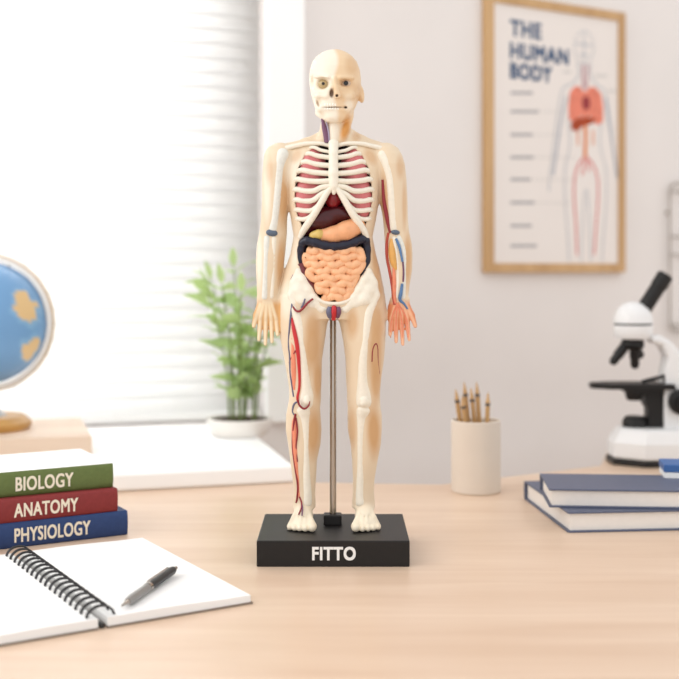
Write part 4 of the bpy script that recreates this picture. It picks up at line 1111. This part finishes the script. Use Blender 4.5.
for P in ([(583, 34), (583, 64)], [(575, 45), (591, 47)], [(578, 56), (588, 57)], [(576, 64), (578, 74), (572, 84), (562, 90), (557, 112), (553, 145), (549, 178), (548, 192)], [(590, 65), (589, 75), (596, 86), (604, 93), (608, 116), (612, 148), (617, 180), (618, 194)],
          [(567, 118), (569, 145), (564, 170), (564, 200), (567, 240), (568, 262)], [(600, 120), (599, 146), (605, 172), (605, 204), (602, 242), (601, 262)], [(584, 190), (582, 215), (580, 262)], [(586, 190), (588, 215), (590, 262)]):
    stroke(bm, P, 1.5, 0.0002)
obj('figure_outline', bm, mat('poster_bluegrey_ink', (186, 190, 196), 0.7, 0.2), poster)
M_SLATE = mat('poster_slate_ink', (158, 166, 180), 0.7, 0.2)
for P in ([(565, 97), (560, 122), (556, 150), (552, 176)], [(604, 99), (608, 124), (612, 150), (616, 178)]): 
    bm = bmesh.new(); stroke(bm, P, 2.0, 0.0003); obj('arm_vessel', bm, M_SLATE, poster)
bm = bmesh.new()
blob_poly(bm, [(580, 88), (574, 87), (569, 93), (567.5, 106), (568, 120), (573, 124), (579, 121), (582, 110), (582, 96)], 0.0003)
blob_poly(bm, [(587, 88.5), (594, 88), (600, 95), (602, 108), (602, 122), (597, 126), (591, 122), (587, 112), (586, 97)], 0.0003)
blob_poly(bm, [(581, 92), (588, 92), (588, 122), (581, 121)], 0.0002)
obj('printed_lungs', bm, M_SALMON, poster)
ink('printed_liver', M_BRICK, lambda bm: (blob_poly(bm, [(570, 124), (576, 119), (588, 118), (596, 120), (590, 125), (582, 127), (576, 132), (571, 131)], 0.0005)))
ink('printed_heart', mat('poster_heart_ink', (150, 62, 66), 0.7, 0.2), lambda bm: (blob_poly(bm, oval(585, 104, 4.0, 7, 20), 0.0005)))
bm = bmesh.new(); stroke(bm, [(584, 124), (584.5, 138), (584, 150), (584, 158)], 4.6, 0.0004); stroke(bm, [(577, 131), (577, 146)], 2.0, 0.0003); stroke(bm, [(592, 131), (592, 146)], 2.0, 0.0003)
obj('printed_aorta', bm, M_ORANGE, poster)
bm = bmesh.new(); stroke(bm, [(582, 66), (582, 80), (583, 90)], 3.0, 0.0003); stroke(bm, [(587, 66), (586, 80), (585, 90)], 2.2, 0.0003)
obj('neck_vessels', bm, mat('poster_mauve_ink', (186, 142, 150), 0.7, 0.2), poster)
bm = bmesh.new()
for P in ([(584, 157), (578, 164), (574, 176), (573, 196), (575, 225), (576, 255)], [(585, 157), (591, 164), (596, 176), (597, 196), (595, 225), (593, 255)], [(584, 160), (582, 170), (581, 176)], [(586, 160), (588, 172)]):
    stroke(bm, P, 1.9, 0.0003)
obj('leg_arteries', bm, M_REDINK, poster)

# ------------------------------------------------------------------ wire rack on the right wall
a0, z0_ = pp(666, 331); a1, z1_ = pp(666, 183)
rack = empty('wire_rack', (XC + a0 * ca, YC + a0 * sa, z0_), ap, 'thin grey wire grid rack on the wall at the right edge', 'wire rack')
RW, RH = 0.19, z1_ - z0_; rr_ = 0.012; yo = -0.006
out = []
for cx_, cz_, s_ in ((rr_, RH - rr_, 90), (RW - rr_, RH - rr_, 0), (RW - rr_, rr_, -90), (rr_, rr_, -180)):
    for t in range(6):
        a = math.radians(s_ + 90 - 18 * t); out.append((cx_ + rr_ * math.cos(a), yo, cz_ + rr_ * math.sin(a)))
M_WIRE = mat('rack_wire', (168, 160, 152), 0.5, 0.4)
tube('rim_wire', out, 0.0014, M_WIRE, rack, 10, closed=True)
for y_ in (192, 237, 255, 325):
    z = pp(668, y_)[1] - z0_
    tube('cross_wire', [(0.0, yo - 0.0012, z), (RW, yo - 0.0012, z)], 0.0011, M_WIRE, rack, 8)
for k in range(1, 4):
    tube('upright_wire', [(RW * k / 4, yo, 0.0005), (RW * k / 4, yo, RH - 0.0005)], 0.0011, M_WIRE, rack, 8)
for x_ in (0.0, RW):
    tube('wall_hook', [(x_, yo, RH * 0.8), (x_, 0.0005, RH * 0.8)], 0.0018, M_WIRE, rack, 8)

# ------------------------------------------------------------------ microscope
MD = 0.92; U = MD / F
mb_y = HY + EYE / MD * F
mp_ = at(648, mb_y, MD)
ms = empty('microscope', (mp_.x, mp_.y, ZD), 0, 'white laboratory microscope with black eyepiece and black stage at the right', 'microscope')
def mpx(x, y): return ((x - 648) * U, (mb_y - y) * U)
def mprism(name, pts, half, m, bevel=0.001, segs=3): return prism(name, [mpx(*p) for p in pts], -half, half, m, ms, bevel, 'y', segs)
H = lambda px: px * U
prism('base_plate', [(H(-39), -H(15)), (H(-12), -H(34)), (H(50), -H(34)), (H(50), H(34)), (H(-12), H(34)), (H(-39), H(15))], 0, H(6), M_BLACK, ms, 0.001)
bm = bmesh.new()
def ring_(sx, dy, z, xo=0.0): return [bm.verts.new((H(x) * sx + xo, H(y) * sx, z)) for x, y in ((-38, -14), (-11, -33), (49, -33), (49, 33), (-11, 33), (-38, 14))]
r1, r2, r3 = ring_(1, 1, H(6)), ring_(1, 1, H(22)), ring_(0.82, .8, H(36), H(2))
bm.faces.new(r1); bm.faces.new(r3)
for a, b_ in ((r1, r2), (r2, r3)):
    for i in range(6): bm.faces.new((a[i], a[(i + 1) % 6], b_[(i + 1) % 6], b_[i]))
obj('base', bm, M_SCOPE, ms, bevel=0.0025, segs=3)
mprism('arm', [(647, 337), (656, 334), (668, 341), (681, 356), (690, 378), (692, 432), (661, 432), (661, 372), (664, 357), (659, 345), (650, 343)], H(13), M_SCOPE, 0.003, 4)
mprism('column', [(644, 388), (662, 388), (662, 431), (646, 431), (646, 408), (643, 404)], H(9), M_BLACK, 0.0008)
prism('stage', [(H(-58), -H(6)), (H(-40), -H(17)), (H(22), -H(20)), (H(22), H(20)), (H(-40), H(17)), (H(-58), H(6))], mpx(0, 388)[1], mpx(0, 382.5)[1], M_BLACK, ms, 0.0006)
mprism('stage_bracket', [(620, 387.5), (662, 387.5), (660, 394), (626, 393)], H(12), M_BLACK, 0.0008)
o = tube('stage_clip', [Vector((*[mpx(662, 382)[0]], -H(10), mpx(662, 382)[1])), Vector((mpx(662, 375)[0], -H(10), mpx(662, 375)[1])), Vector((mpx(640, 378)[0], -H(8), mpx(640, 381)[1]))], H(2.0), M_BLACK, ms, 8)
def zl(name, x, prof_, m, tilt=None, par=None):
    px_, pz_ = mpx(x, 0)[0], 0
    mt_ = Matrix.Translation((px_, 0, 0))
    return lathe(name, [(H(r), (mb_y - y) * U) for r, y in prof_], m, par or ms, 40, mt_)
zl('condenser', 634, [(0, 400), (7, 400), (9, 394), (9, 387.8), (0, 387.8)], M_BLACK)
zl('lamp_housing', 635, [(0, 431), (12.5, 431), (12.5, 421), (11, 418), (9, 416), (0, 416)], M_BLACK)
zl('head', 633, [(0, 338.5), (17, 338.5), (18.8, 336), (19.3, 329), (19.3, 325.2), (18.2, 324.8), (18.2, 323.2), (19.3, 322.8), (18.6, 316), (15.5, 309), (10, 304), (4, 302), (0, 301.6)], M_SCOPE)
lathe('seam_ring', [(H(17.5), (mb_y - 324.9) * U), (H(18.6), (mb_y - 324.9) * U), (H(18.6), (mb_y - 323.1) * U), (H(17.5), (mb_y - 323.1) * U), (H(17.5), (mb_y - 324.9) * U)], M_DARK, ms, 40, Matrix.Translation((mpx(633, 0)[0], 0, 0)))
a = mpx(644.5, 308); b_ = mpx(666, 274.5)
mt_ = along((a[0], 0, a[1]), (b_[0], 0, b_[1])); L_ = math.hypot(b_[0] - a[0], b_[1] - a[1])
lathe('eyepiece', [(0, -H(3)), (H(7.6), -H(3)), (H(7.6), L_ * 0.62), (H(8.2), L_ * 0.64), (H(8.2), L_ * 0.97), (H(7.2), L_), (H(4.5), L_), (H(4.2), L_ - H(1.5)), (0, L_ - H(1.5))], M_BLACK, ms, 32, mt_)
a = mpx(633.5, 337.5); b_ = mpx(632, 349)
lathe('turret', [(0, 0), (H(9), 0), (H(11), H(3)), (H(11.5), H(8)), (H(8), H(12)), (0, H(13))], M_BLACK, ms, 36, along((a[0], 0, a[1]), (b_[0], 0, b_[1])))
for (x0_, y0_, d0_), (x1_, y1_, d1_) in (((634.5, 345, 0), (635, 369, 0)), ((626, 345, 1), (610.5, 364, -3)), ((634, 345, 2), (645, 358, 14))):
    a = mpx(x0_, y0_); b_ = mpx(x1_, y1_); L_ = math.dist((a[0], H(d0_), a[1]), (b_[0], H(d1_), b_[1]))
    lathe('objective', [(0, 0), (H(5.2), 0), (H(5.2), L_ * 0.55), (H(4.4), L_ * 0.6), (H(4.4), L_ * 0.85), (H(2.6), L_ * 0.98), (0, L_)], M_BLACK, ms, 24, along((a[0], H(d0_), a[1]), (b_[0], H(d1_), b_[1])))
a = mpx(676, 400)
lathe('focus_knob', [(0, 0), (H(12), 0), (H(12.5), H(2)), (H(12.5), H(9)), (H(11), H(10)), (H(6), H(10)), (H(6), H(15)), (0, H(15))], M_BLACK, ms, 36, along((a[0], -H(12), a[1]), (a[0], -H(30), a[1])))
